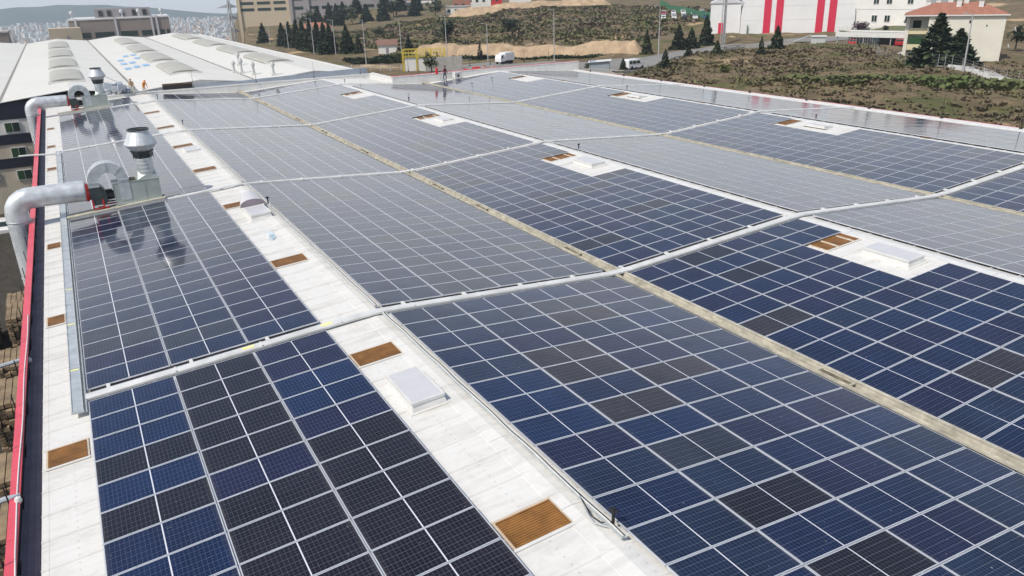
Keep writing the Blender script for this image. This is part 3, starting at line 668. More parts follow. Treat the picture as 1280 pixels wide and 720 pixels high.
# ------------------------------------------------------------------ extractor fans on the west edge
def fan(y, lab, dlab):
    f_ = thing('extractor_fan', lab, 'extractor fan', (1.0, y, 11.8), 0, 'galvanised extractor fans on the roof')
    X0, Z0 = 1.0, 11.8
    def b(mb, name, par=f_, smooth=False, label=None):
        o = mb.build(name, smooth=smooth); o.parent = par
        if label: o['label'] = label
        return o
    mb = MB()                                         # long white plinth
    mb.obox((0, -.30, -.12), (2.32, 0, .18), (0, .36, 0), (0, 0, .17), TRIM); mb.obox((0, -.30, .06), (2.36, 0, .183), (0, .40, 0), (0, 0, .015), CREAM)
    for k in range(5): mb.box(-1.9+k*.93, -1.84+k*.93, -.72, -.69, -.02+(-1.9+k*.93)*.078, .03+(-1.9+k*.93)*.078, GALVG)
    b(mb, 'plinth')
    mb = MB()                                         # plenum box, open topped lip
    mb.box(.0, 2.22, -.42, .52, .14, 1.28, GALVG)
    for x_ in (0, .74, 1.48, 2.20): mb.box(x_-.012+.012, x_+.024, -.435, -.42, .14, 1.28, GALVG)
    mb.box(-.02, 2.24, -.44, .54, 1.262, 1.285, GALVG); mb.box(-.02, 2.24, -.44, -.42, .12, .18, GALVG); b(mb, 'plenum_box')
    mb = MB(); mb.box(.55, 1.15, -.30, .40, 1.286, 1.33, DIRT); b(mb, 'timber_board')
    mb = MB()                                         # U bend of rectangular duct
    cx, cz, ro, ri, y0, y1 = -.16, 1.42, .95, .44, -.44, .46; n = 16
    ring = [(math.cos(math.pi*k/n), math.sin(math.pi*k/n)) for k in range(n+1)]
    O = [(cx+ro*a, cz+ro*c) for a, c in ring]; I = [(cx+ri*a, cz+ri*c) for a, c in ring]
    O = [(cx+ro, .35)]+O+[(cx-ro, 1.18)]; I = [(cx+ri, .35)]+I+[(cx-ri, 1.18)]
    for k in range(len(O)-1):
        o0, o1, i0, i1 = O[k], O[k+1], I[k], I[k+1]
        mb.poly([(i0[0], y0, i0[1]), (o0[0], y0, o0[1]), (o1[0], y0, o1[1]), (i1[0], y0, i1[1])], GALV)
        mb.poly([(i0[0], y1, i0[1]), (i1[0], y1, i1[1]), (o1[0], y1, o1[1]), (o0[0], y1, o0[1])], GALV)
        mb.poly([(o0[0], y0, o0[1]), (o0[0], y1, o0[1]), (o1[0], y1, o1[1]), (o1[0], y0, o1[1])], GALV)
        mb.poly([(i0[0], y0, i0[1]), (i1[0], y0, i1[1]), (i1[0], y1, i1[1]), (i0[0], y1, i0[1])], GALV)
        if k % 4 == 1:
            d = Vector((o0[0]-i0[0], 0, o0[1]-i0[1])).normalized()
            mb.obox(((o0[0]+i0[0])/2, y0-.012, (o0[1]+i0[1])/2), d*((ro-ri)/2+.02), (0, .012, 0), Vector((-d.z, 0, d.x))*.014, GALV)
            mb.obox((o0[0], 0, o0[1]), d*.014, (0, .46, 0), Vector((-d.z, 0, d.x))*.014, GALV)
    b(mb, 'bend_duct')
    mb = MB()                                         # dark scroll casing of the blower
    pts = []
    for k in range(18):
        a = -math.pi*.5+2*math.pi*k/18; r = .52+.05*math.sin(a); pts.append((-.72+r*.72*math.cos(a), .62+r*math.sin(a)*1.12))
    n = len(pts); vs_ = [(p[0], -.40, p[1]) for p in pts]+[(p[0], .30, p[1]) for p in pts]
    dk = D.materials.get('fan_casing') or mat('fan_casing', (0.045, 0.060, 0.062), 0.4, 0.2, var=.25, scale=3)
    mb.mesh(vs_, [(i, (i+1) % n, n+(i+1) % n, n+i) for i in range(n)]+[tuple(range(n))[::-1], tuple(range(n, 2*n))], dk)
    mb.box(-1.12, -.54, -.42, .34, .60, 1.20, dk); b(mb, 'blower_casing')
    mb = MB(); mb.box(-1.10, -.35, -.44, -.38, .08, .13, REDP); mb.box(-1.10, .02, .28, .36, .08, .15, REDP)
    for x_ in (-1.1, -.62): mb.box(x_, x_+.07, -.44, -.36, .10, .55, REDP)
    mb.box(-1.0, -.5, -.43, -.40, .20, .25, TRIM); b(mb, 'base_frame')
    mb = MB(); mb.tube([(-.42, -.05, .62), (.0, -.05, .62)], .24, BLACK, 14); mb.box(-.38, -.06, -.16, .06, .84, .94, BLACK); mb.box(-.50, -.02, -.30, .20, .33, .40, BLACK); mb.box(-.34, .02, -.34, -.30, .42, .47, TRIM)
    b(mb, 'motor')
    mb = MB(); mb.tube([(-1.30, 0, .92), (-1.12, 0, .92)], [.50, .42], REDP, 20); b(mb, 'flexible_collar')
    mb = MB(); path = [(-1.28, 0, 1.0), (-1.6, 0, 1.02), (-3.3, 0, 1.02)]   # round spiral duct to the edge, elbow, drop
    for k in range(1, 9):
        a = math.pi/2*k/8; path.append((-3.75-.72*math.sin(a), 0, 1.02-.72*(1-math.cos(a))))
    path += [(-4.47, 0, -.2), (-4.47, 0, -4), (-4.47, 0, -11.6)]
    pp = []; 
    for k in range(len(path)-1):
        p0, p1 = Vector(path[k]), Vector(path[k+1]); L_ = (p1-p0).length; m_ = max(1, int(L_/.08))
        if not (3 <= k-0 <= 10): pp += [(p0.lerp(p1, q/m_)) for q in range(m_)]
        else: pp.append(p0)
    pp.append(Vector(path[-1]))
    rr = [.52+(.010 if k % 2 else 0) for k in range(len(pp))]
    mb.tube(pp, rr, SPIRAL, 22); o = b(mb, 'round_duct', smooth=True, label=dlab)
    mb = MB()
    for zz in (-.05, -3, -6, -9): mb = MB(); mb.lathe([(.545, zz-.03), (.56, zz), (.545, zz+.03)], (-4.47, 0, 0), GALV, 22); b(mb, 'duct_clamp')
    mb = MB(); cxx, cyy = 1.72, .05                    # stack with storm cone
    mb.mesh([(cxx-.5, cyy-.42, 1.285), (cxx+.5, cyy-.42, 1.285), (cxx+.5, cyy+.44, 1.285), (cxx-.5, cyy+.44, 1.285), (cxx-.40, cyy-.1, 1.70), (cxx, cyy-.40, 1.55), (cxx+.40, cyy-.1, 1.70), (cxx, cyy+.4, 1.7)], [(0, 1, 5), (1, 6, 5), (1, 2, 6), (2, 7, 6), (2, 3, 7), (3, 4, 7), (3, 0, 4), (0, 5, 4)], GALVG)
    prof = [(.41, 1.50)]+[(.41+(.008 if k % 2 else 0), 1.55+k*.10) for k in range(15)]
    mb.lathe(prof, (cxx, cyy, 0), GALV, 22); b(mb, 'stack', smooth=False)
    mb = MB(); mb.lathe([(.42, 2.62), (.80, 3.05), (.80, 3.09), (.50, 3.70), (.50, 3.76)], (cxx, cyy, 0), SPIRAL, 26)
    mb.lathe([(.48, 3.76), (.48, 3.55), (.0, 3.5)], (cxx, cyy, 0), BLACK, 20); b(mb, 'storm_cone')
    mb = MB(); mb.lathe([(.47, 3.77), (.53, 3.77), (.53, 3.84), (.47, 3.84), (.47, 3.77)], (cxx, cyy, 0), dk, 26); b(mb, 'cone_rim')
    mb = MB(); mb.lathe([(.425, 2.35), (.56, 2.70), (.58, 2.72)], (cxx, cyy, 0), dk, 22)
    for a in (200, 250, 300, 340, 70, 130):
        a = math.radians(a); mb.box(cxx+.5*math.cos(a)-.02, cxx+.5*math.cos(a)+.02, cyy+.5*math.sin(a)-.02, cyy+.5*math.sin(a)+.02, 2.35, 2.95, BLACK)
    b(mb, 'cone_strut')
    return f_
fan(44.75, 'big galvanised extractor fan with U bend duct and stack, nearer of the two', 'silver spiral duct running over the parapet and down outside')
fan(88.3, 'galvanised extractor fan with stack farther away in front of the white hall roof', 'silver spiral duct running over the parapet and down outside')

# ------------------------------------------------------------------ the neighbouring white hall to the north
hall = thing('white_roof_hall', 'long white roofed hall with curved rooflights behind the solar roof', 'factory hall', (6, 160, 0))
def hp(mb, name, smooth=False, label=None, par=None):
    o = mb.build(name, smooth=smooth); o.parent = par or hall; o.matrix_parent_inverse = Matrix.Translation((-6, -160, 0)) if par is None else Matrix.Identity(4)
    if label: o['label'] = label
    return o
HY0, HY1, HX0, HX1 = 98.6, 232.0, -20.3, 33.6
HV = [-20.25, -6.6, 6.8, 20.3, 33.6]
def hz_(x):
    for a, b_ in zip(HV, HV[1:]):
        if a <= x <= b_: return 12.0+.75*(1-abs((x-(a+b_)/2)/((b_-a)/2)))
    return 12.0
def hallroof():
    m, t, b = newmat('hall_roof'); geo = N(t, 'ShaderNodeNewGeometry')
    n1 = N(t, 'ShaderNodeTexNoise'); n1.inputs['Scale'].default_value = .18; n1.inputs['Detail'].default_value = 8; t.links.new(geo.outputs['Position'], n1.inputs['Vector'])
    n2 = N(t, 'ShaderNodeTexNoise'); n2.inputs['Scale'].default_value = 1; n2.inputs['Detail'].default_value = 6
    mp = N(t, 'ShaderNodeMapping'); mp.inputs['Scale'].default_value = (.12, 1.2, 1); t.links.new(geo.outputs['Position'], mp.inputs[0]); t.links.new(mp.outputs[0], n2.inputs['Vector'])
    c = mixc(t, n1.outputs[0], (.60, .59, .54), (.70, .69, .65)); st = mth(t, 'GREATER_THAN', n2.outputs[0], .68)
    c = mixc(t, mth(t, 'MULTIPLY', st, .22), c, (.55, .44, .30)); t.links.new(c, b.inputs['Base Color']); b.inputs['Roughness'].default_value = .5
    return m
HR = hallroof()
mb = MB()
xsr = sorted(HV+[(a+b_)/2 for a, b_ in zip(HV, HV[1:])])
for a, b_ in zip(xsr, xsr[1:]): mb.poly([(a, HY0, hz_(a)), (b_, HY0, hz_(b_)), (b_, HY1, hz_(b_)), (a, HY1, hz_(a))], HR)
for y in np.arange(HY0+1, HY1, 2.0):
    for a, b_ in zip(xsr, xsr[1:]):
        mb.obox(((a+b_)/2, y, (hz_(a)+hz_(b_))/2+.012), ((b_-a)/2, 0, (hz_(b_)-hz_(a))/2), (0, .03, 0), (0, 0, .012), HR)
hp(mb, 'roof')
for xv in HV[1:-1]:
    mb = MB(); mb.box(xv-.16, xv+.16, HY0, HY1, 12.0, 12.03, mat('hall_valley', (.26, .25, .22), .8, var=.3, scale=.5)); hp(mb, 'roof_valley')
ROOFL = mat('aged_rooflight', (.38, .37, .31), .4, var=.18, scale=.4)
def barrel(xc, y0, y1, w_=1.9, h=.42):
    mb = MB(); n = 10; z = hz_(xc)-.10; prof = [(xc-w_*math.cos(math.pi*k/n), z+h*math.sin(math.pi*k/n)) for k in range(n+1)]
    for k in range(n): a, b_ = prof[k], prof[k+1]; mb.poly([(a[0], y0, a[1]), (a[0], y1, a[1]), (b_[0], y1, b_[1]), (b_[0], y0, b_[1])][::-1], ROOFL)
    mb.poly([(p[0], y0, p[1]) for p in prof][::-1], ROOFL); mb.poly([(p[0], y1, p[1]) for p in prof], ROOFL)
    for y in np.arange(y0, y1+.1, (y1-y0)/6):
        for k in range(n): a, b_ = prof[k], prof[k+1]; mb.poly([(a[0], y-.05, a[1]+.03), (b_[0], y-.05, b_[1]+.03), (b_[0], y+.05, b_[1]+.03), (a[0], y+.05, a[1]+.03)], TRIM)
    mb.box(xc-w_-.1, xc+w_+.1, y0-.12, y0, z-.1, z+.18, TRIM)
    hp(mb, 'barrel_rooflight')
for xc in (.1, 13.55, 26.95):
    for y0, y1 in ((110, 126), (133, 150), (158, 178), (187, 212)): barrel(xc, y0+(6 if xc > 20 else 0), y1+(6 if xc > 20 else 0))
BLUEP = mat('blue_roof_sheet', (.22, .42, .66), .4, var=.2, scale=1)
random.seed(5)
for r_ in range(4):
    for c_ in range(4):
        if random.random() < .2: continue
        x = 7.9+c_*1.25+r_*.12; y = 128+r_*9+random.uniform(-1.5, 1.5); mb = MB(); zc = (hz_(x)+hz_(x+.9))/2+.05
        mb.obox((x+.4, y+1.6, zc), (.42, 0, .84*.055), (0, 1.7, 0), (0, 0, .02), BLUEP); hp(mb, 'blue_roof_sheet')
GREYV = mat('vent_grey', (.42, .43, .42), .5)
for x, y, h in ((22.3, 121, 2.6), (19.9, 112, 2.2), (20.6, 110.5, 2.8), (21.3, 106.5, 2.3), (22.8, 102.0, 2.3)):
    mb = MB(); z = hz_(x); mb.tube([(x, y, z-.1), (x, y, z+h*.5)], .14, GREYV, 10); mb.tube([(x, y, z+h*.5), (x, y, z+h*.6), (x, y, z+h*.72)], [.28, .28, .10], GREYV, 12); mb.box(x-.35, x+.35, y-.35, y+.35, z-.1, z+.25, TRIM); hp(mb, 'vent_pipe')
FASC = mat('fascia_blue_grey', (.30, .34, .40), .5, var=.1, scale=1)
mb = MB(); mb.mesh([(6.8, HY0-.3, 10.9), (HX1+.1, HY0-.3, 10.9), (HX1+.1, HY0-.3, 12.72), (6.8, HY0-.3, 12.05), (6.8, HY0-.14, 10.9), (HX1+.1, HY0-.14, 10.9), (HX1+.1, HY0-.14, 12.72), (6.8, HY0-.14, 12.05)], [(0, 1, 2, 3), (5, 4, 7, 6), (3, 2, 6, 7), (1, 5, 6, 2), (4, 0, 3, 7)], FASC)
for a, b_ in zip([x for x in xsr if x >= 6.7], [x for x in xsr if x > 6.9]): mb.poly([(a, HY0-.06, 11.99), (b_, HY0-.06, 11.99), (b_, HY0-.06, hz_(b_)), (a, HY0-.06, hz_(a))], TRIM)
mb.box(HX1, HX1+.12, HY0, HY1, 10.8, 12.02, FASC); hp(mb, 'fascia')
mb = MB()
for a, b_ in zip(xsr, xsr[1:]): mb.obox(((a+b_)/2, HY0-.05, (hz_(a)+hz_(b_))/2+.05), ((b_-a)/2, 0, (hz_(b_)-hz_(a))/2), (0, .16, 0), (0, 0, .03), TRIM)
mb.box(HX1-.15, HX1+.25, HY0-.2, HY1, 12.03, 12.14, TRIM); hp(mb, 'eave_trim')
mb = MB(); mb.box(-20, 33.4, HY0+.3, HY1, -1, 11.9, WALLW); hp(mb, 'wall')
# facade seen past the factory edge: bands and windows
for z0, z1, m_ in ((10.3, 12.0, NAVYW), (8.75, 10.3, WALLW), (7.7, 8.75, NAVYW), (6.25, 7.7, BEIGEW), (5.2, 6.25, NAVYW), (-.5, 5.2, BEIGEW)):
    mb = MB(); mb.box(-20.2, -2.9, HY0-(.10 if m_ is NAVYW else .02), HY0+.3, z0, z1, m_); hp(mb, 'facade_band')
for z0 in (9.0, 6.35, 3.9):
    for x0 in (-6.6, -9.6, -12.6, -15.6):
        mb = MB(); y = HY0-.14; mb.box(x0-.08, x0+1.38, y, y+.1, z0-.08, z0+1.02, TRIM); f_ = hp(mb, 'window')
        mb = MB(); mb.box(x0, x0+.62, y-.02, y, z0, z0+.94, GREENT); mb.box(x0+.68, x0+1.3, y-.02, y, z0, z0+.94, GLASS)
        o = mb.build('pane', parent=f_)
mb = MB(); mb.box(-3.6, -3.2, HY0-.7, HY0-.05, 8.7, 9.4, TRIM); mb.tube([(-3.4, HY0-.72, 9.05), (-3.4, HY0-.76, 9.05)], .24, GALVG, 12); hp(mb, 'air_conditioner')

# ------------------------------------------------------------------ link strip behind the solar roof, left pile and boards
mb = MB(); mb.box(-2.9, XSTEP, YN1+.45, HY0-.2, 11.3, 11.75, WHITE)
for y in (96.2, 97.2): mb.box(-2.9, XSTEP, y, y+.06, 11.75, 11.80, GALV)
o = mb.build('link_roof', loc=(14, 97, 11.3)); tag(o, 'narrow white connecting roof between the solar roof and the hall', 'link roof')
mb = MB(); mb.box(9.2, 12.3, 96.0, 96.35, 12.15, 12.85, BLACK); mb.box(9.2, 12.3, 95.98, 96.0, 12.72, 12.78, BROWNS)
for k in range(4): mb.box(9.3+k*.95, 9.38+k*.95, 96.05, 96.3, 11.75, 12.16, BLACK)
tag(mb.build('cable_cabinet'), 'long low black cabinet standing on the far roof rim', 'cabinet')
# heap of grey white equipment beside the workers
random.seed(12); mb = MB()
for k in range(26):
    x, y = 4.6+random.gauss(0, .55), 96.3+random.gauss(0, .5); s = random.uniform(.15, .42); a = random.uniform(0, 3)
    mb.obox((x, y, 11.85+s+random.uniform(0, 1.1)), (s*math.cos(a), s*math.sin(a), .1), (-s*.6*math.sin(a), s*.6*math.cos(a), 0), (.05, 0, s*.8), random.choice([GALV, TRIM, LGREY, FASC]))
mb.tube([(3.6, 96.2, 11.9), (3.4, 96.4, 14.6)], .03, GALV, 6); mb.tube([(3.6, 96.2, 14.2), (6.8, 97.0, 12.2)], .04, TRIM, 6)
tag(mb.build('equipment_heap', loc=(5, 96.3, 11.8)), 'heap of grey and white sheet metal equipment beside the orange dressed worker', 'equipment')
# ------------------------------------------------------------------ background: helpers
LEAFD = mat('conifer_dark', (0.030, 0.048, 0.022), 0.8, var=.4, scale=.6); LEAFM = mat('conifer_mid', (0.048, 0.074, 0.030), 0.8, var=.35, scale=.6)
LEAFL = mat('leaf_light', (0.085, 0.115, 0.030), 0.8, var=.3, scale=.6); LEAFY = mat('leaf_yellow', (0.16, 0.17, 0.035), 0.8, var=.3, scale=.6)
BARK = mat('bark', (0.09, 0.065, 0.045), 0.9, var=.4, scale=2); PURP = mat('purple_leaf', (0.13, 0.06, 0.10), 0.8, var=.3, scale=.6)
SCRB = mat('scrub_brown', (0.165, 0.125, 0.082), .95, var=.4, scale=.5); SCRG = mat('scrub_green', (0.105, 0.120, 0.045), .95, var=.4, scale=.5)
SCRO = mat('scrub_olive', (.155, .140, .065), .95, var=.4, scale=.5); SCRD = mat('scrub_dark', (0.115, 0.098, 0.058), .95, var=.3, scale=.5)
TERRA = mat('terracotta_tiles', (0.34, 0.145, 0.095), .8, var=.3, scale=1.5); GREYM = mat('post_metal', (.42, .43, .43), .5, .3)
REDC = mat('car_red', (.35, .02, .025), .3); WHC = mat('car_white', (.72, .72, .72), .25); BLC = mat('car_blue', (.04, .08, .25), .3); GRC = mat('car_grey', (.28, .29, .30), .3); DKC = mat('car_dark', (.03, .03, .035), .3)
ASPH = mat('road_asphalt', (.22, .21, .195), .9, var=.2, scale=.4); SAND = mat('bare_earth', (.40, .29, .185), .95, var=.35, scale=.35, bump=.5)
def leafset(mb, c, s, n, mats, rnd):
    for _ in range(n):
        a = rnd.uniform(0, 2*math.pi); e = rnd.uniform(-.9, .9); d = Vector((math.cos(a), math.sin(a), e)).normalized(); p = Vector(c)
        u = d.cross(Vector((0, 0, 1))).normalized()*s*rnd.uniform(.5, 1.1); v = d*s*rnd.uniform(.6, 1.3)
        mb.poly([p-u*.5, p+u*.5, p+u*.3+v, p-u*.35+v*.8], rnd.choice(mats))
def tree(x, y, h, wd, kind, lab, name='conifer_tree', cat='tree', group=None, mats=None, seed=None, z=None):
    rnd = random.Random(seed if seed is not None else int(x*13+y*7)); z = gz(x, y)-.15 if z is None else z
    o = thing(name, lab, cat, (x, y, z), rnd.uniform(0, 6), group)
    mb = MB(); mb.tube([(0, 0, 0), (.03*h*.1, 0, h*.35), (0, .02, h*.92)], [h*.022+.05, h*.016+.03, .02], BARK, 7)
    if kind == 'round':
        for k in range(6): a = k*1.05+rnd.random(); mb.tube([(0, 0, h*(.3+.05*k)), (math.cos(a)*wd*.3, math.sin(a)*wd*.3, h*(.5+.06*k))], [.06, .02], BARK, 5)
    mb.build('trunk', parent=o)
    mb = MB(); mats = mats or [LEAFD, LEAFD, LEAFM]
    if kind == 'cone':
        n = int(200+h*22+wd*30); 
        for k in range(n):
            t = rnd.random()**1.25; zz = h*(.06+.94*t); r = wd/2*(1-t)**.85*(.45+.55*rnd.random()**.4)*(1+.16*math.sin(zz*3.3)); a = rnd.uniform(0, 6.283)
            leafset(mb, (r*math.cos(a), r*math.sin(a), zz-.05*r), .17*wd*(1.1-.65*t), 4, mats, rnd)
        leafset(mb, (0, 0, h*.95), .07*h, 5, mats, rnd)
    else:
        blobs = [(rnd.gauss(0, wd*.20), rnd.gauss(0, wd*.20), h*rnd.uniform(.38, .85), wd*rnd.uniform(.16, .28)) for _ in range(14)]
        for bx, by, bz, br in blobs:
            m3 = [rnd.choice(mats) for _ in range(2)]
            for k in range(26):
                d = Vector((rnd.gauss(0, 1), rnd.gauss(0, 1), rnd.gauss(0, .8))).normalized()*br*rnd.uniform(.6, 1.05)
                leafset(mb, (bx+d.x, by+d.y, bz+d.z), .10*wd, 3, m3, rnd)
    mb.build('crown', parent=o); return o

def building(name, lab, cat, x, y, z, rz, wx, wy, h, wallm, roofm=TRIM, windows=(), group=None):
    """box building, local x along the front, front face at y=0 looking to -y"""
    o = thing(name, lab, cat, (x, y, z), rz, group)
    mb = MB(); mb.box(0, wx, 0, wy, -3, h, wallm); mb.box(-.15, wx+.15, -.15, 0, h-.3, h+.25, roofm); mb.box(-.15, wx+.15, wy, wy+.15, h-.3, h+.25, roofm); mb.box(-.15, 0, 0, wy, h-.3, h+.25, roofm); mb.box(wx, wx+.15, 0, wy, h-.3, h+.25, roofm); mb.build('wall', parent=o)
    mb = MB(); mb.box(.0, wx, .0, wy, h+.002, h+.06, roofm); mb.build('roof', parent=o)
    for (x0, x1, z0, z1, side) in windows:
        mb = MB()
        if side == 'f': mb.box(x0, x1, -.06, .05, z0, z1, D.materials['window_glass']); mb.box((x0+x1)/2-.05, (x0+x1)/2+.05, -.10, -.06, z0, z1, TRIM); mb.box(x0-.1, x1+.1, -.12, -.02, z1, z1+.1, TRIM); mb.box(x0-.1, x0, -.10, -.02, z0, z1, TRIM); mb.box(x1, x1+.1, -.10, -.02, z0, z1, TRIM); mb.box(x0-.08, x1+.08, -.12, -.02, z0-.12, z0, wallm)
        else: mb.box(-.06, .05, x0, x1, z0, z1, D.materials['window_glass']); mb.box(-.12, -.02, x0-.08, x1+.08, z0-.12, z0, wallm)
        mb.build('window', parent=o)
    return o

# ------------------------------------------------------------------ roads, banks, lawn
def ribbon(pts, name, m, off, kind='structure', th=None, seg=3.0):
    L_, R_ = pts; vs_ = []; mb = MB(); P0 = None
    def resamp(p, n):
        p = [Vector(q) for q in p]; d = [0]
        for a, b_ in zip(p, p[1:]): d.append(d[-1]+(b_-a).length)
        out = []
        for k in range(n):
            s = d[-1]*k/(n-1); i = max(j for j in range(len(d)) if d[j] <= s+1e-6); i = min(i, len(p)-2); out.append(p[i].lerp(p[i+1], (s-d[i])/(d[i+1]-d[i])))
        return out
    n = 60; A = resamp(L_, n); B = resamp(R_, n); W_ = 5
    for k in range(n):
        for j in range(W_): q = A[k].lerp(B[k], j/(W_-1)); vs_.append((q.x, q.y, gz(q.x, q.y)+off))
    mb.mesh(vs_, [(k*W_+j, k*W_+j+1, (k+1)*W_+j+1, (k+1)*W_+j) for k in range(n-1) for j in range(W_-1)], m)
    return tag(mb.build(name), kind=kind)
ribbon(([(78, 185), (97, 186), (108, 172), (117, 160), (128, 157), (148, 160), (166, 158), (186, 148), (215, 132)], [(76, 172), (92, 172), (98, 152), (101, 137), (112, 138), (128, 146), (150, 152), (173, 140), (205, 120)]), 'road', ASPH, .22)
# excavated earth bank beyond the road
def bank(pts, h, dep, name):
    mb = MB(); n = 46; vs_ = []; rr = random.Random(9)
    for k in range(n):
        f_ = k/(n-1)*(len(pts)-1); i = min(int(f_), len(pts)-2); q = Vector(pts[i]).lerp(Vector(pts[i+1]), f_-i); d = (Vector(pts[i+1])-Vector(pts[i])).normalized(); nn = Vector((d.y, -d.x))
        e = min(1, k/3, (n-1-k)/3); hh = h*e*(.85+.08*math.sin(k*.7)+.12*rr.random())
        for j, (a, b_) in enumerate(((0, -.3), (.25, .25), (.55, .7), (.85, 1.0), (2.2, .75), (4.5, -.3))):
            w_ = q+nn*dep*a*(1+.12*rr.uniform(-1, 1)); vs_.append((w_.x, w_.y, gz(w_.x, w_.y)+hh*b_*(1 if j else 1)+rr.uniform(-.15, .15)*e))
    mb.mesh(vs_, [(k*6+j, k*6+6+j, k*6+7+j, k*6+1+j) for k in range(n-1) for j in range(3)], SAND)
    mb.mesh(vs_, [(k*6+j, k*6+6+j, k*6+7+j, k*6+1+j) for k in range(n-1) for j in range(3, 5)], GROUND)
    return tag(mb.build(name), kind='structure')
bank([(129, 163), (122, 172), (110, 190), (98, 207), (86, 216)], 3.4, 4.5, 'earth_bank')
bank([(232, 315), (210, 330), (186, 345), (165, 362)], 3.6, 8, 'earth_bank')

# low block wall between the road and the scrub slope, in lengths
wall_pts = [(91, 136), (98, 129.5), (106, 131), (116, 136), (126, 142), (137, 147), (150, 149), (162, 144)]
o = thing('roadside_wall', 'low concrete block wall with gaps along the road below the scrub slope', 'wall', (91, 136, gz(91, 136)))
mb = MB()
for (xa, ya), (xb, yb) in zip(wall_pts, wall_pts[1:]):
    L_ = math.hypot(xb-xa, yb-ya); n = int(L_/1.6); d = Vector((xb-xa, yb-ya, 0))/L_; nn = Vector((-d.y, d.x, 0))
    for k in range(n):
        p = Vector((xa, ya, 0))+d*(k+.5)*L_/n; z = gz(p.x, p.y)
        mb.obox(p+Vector((0, 0, z+.15)), d*L_/n/2, nn*.14, (0, 0, .35), CONC)
        mb.obox(p+Vector((0, 0, z+.92)), d*L_/n/2, nn*.14, (0, 0, .12), CONC)
        if k % 3 == 0: mb.obox(p+Vector((0, 0, z+.65)), d*.45, nn*.14, (0, 0, .16), CONC)
b = mb.build('blockwork'); b.parent = o; b.matrix_parent_inverse = Matrix.Translation(-o.location)

# ------------------------------------------------------------------ scrub on the slopes (uncountable)
def scrub(name, region, n, size, mats, lab, seed):
    rnd = random.Random(seed); mb = MB(); c = 0
    (x0, x1, y0, y1, test) = region; pts = []
    while len(pts) < n:
        x, y = rnd.uniform(x0, x1), rnd.uniform(y0, y1)
        if test(x, y): pts.append((x, y))
    zz = terrain(np.array([p[0] for p in pts]), np.array([p[1] for p in pts]))
    for (x, y), z in zip(pts, zz):
        s = size*rnd.uniform(.5, 1.35)*(1+.5*math.sin(x*.21)*math.sin(y*.17)); m = mats[int((math.sin(x*.13+2)+math.sin(y*.11+x*.05)+2)/4*len(mats)) % len(mats)] if rnd.random() < .75 else rnd.choice(mats)
        for k in range(7):
            a = rnd.uniform(0, 6.283); r = s*rnd.uniform(0, .55); p = Vector((x+r*math.cos(a), y+r*math.sin(a), z-.05))
            u = Vector((math.cos(a+1.57), math.sin(a+1.57), 0))*s*.28; v = Vector((math.cos(a)*.5, math.sin(a)*.5, rnd.uniform(.35, .9)))*s*.62
            mb.poly([p-u, p+u, p+u*.6+v, p-u*.5+v*1.1], m)
    return tag(mb.build(name), lab, 'scrub', kind='stuff')
scrub('scrub', (61, 150, 20, 142, lambda x, y: x > 61 and y < 60+.62*x+8 and y > -1.2*x+100 and not (y > 1.02*x+24) and x+ .55*y < 212), 8200, .72, [SCRB, SCRO, SCRD, SCRB, SCRO], 'brown and olive scrub covering the slope beside the solar roof', 1)
scrub('green_scrub', (98, 124, 52, 90, lambda x, y: abs((x-112)+(y-66)*.7) < 6+3.5*math.sin(y*.5)+2*math.sin(x*1.1)), 620, 1.0, [SCRG, LEAFL, SCRG], 'greener bushes along the crest of the slope in front of the house', 2)
scrub('hillside_scrub', (85, 260, 178, 345, lambda x, y: x > 70 and y > 205-.35*(x-85) and y > .62*x+95), 6500, 1.4, [SCRB, SCRD, SCRO, SCRG, SCRB], 'dry brown and dull green scrub over the far hillside', 3)
# low green hedge band left of centre and plants by the bank
scrub('hedge_row', (70, 92, 196, 226, lambda x, y: abs((y-214)+(x-80)*.55) < 4.0), 700, 1.5, [LEAFM, LEAFD, SCRG], 'dark green hedge band behind the corner of the white hall', 4)
scrub('bank_plants', (94, 122, 168, 205, lambda x, y: abs((y-188)+(x-108)*1.25) < 2.5), 260, 1.1, [LEAFM, LEAFD], 'small dark plants at the foot of the bare earth bank', 6)

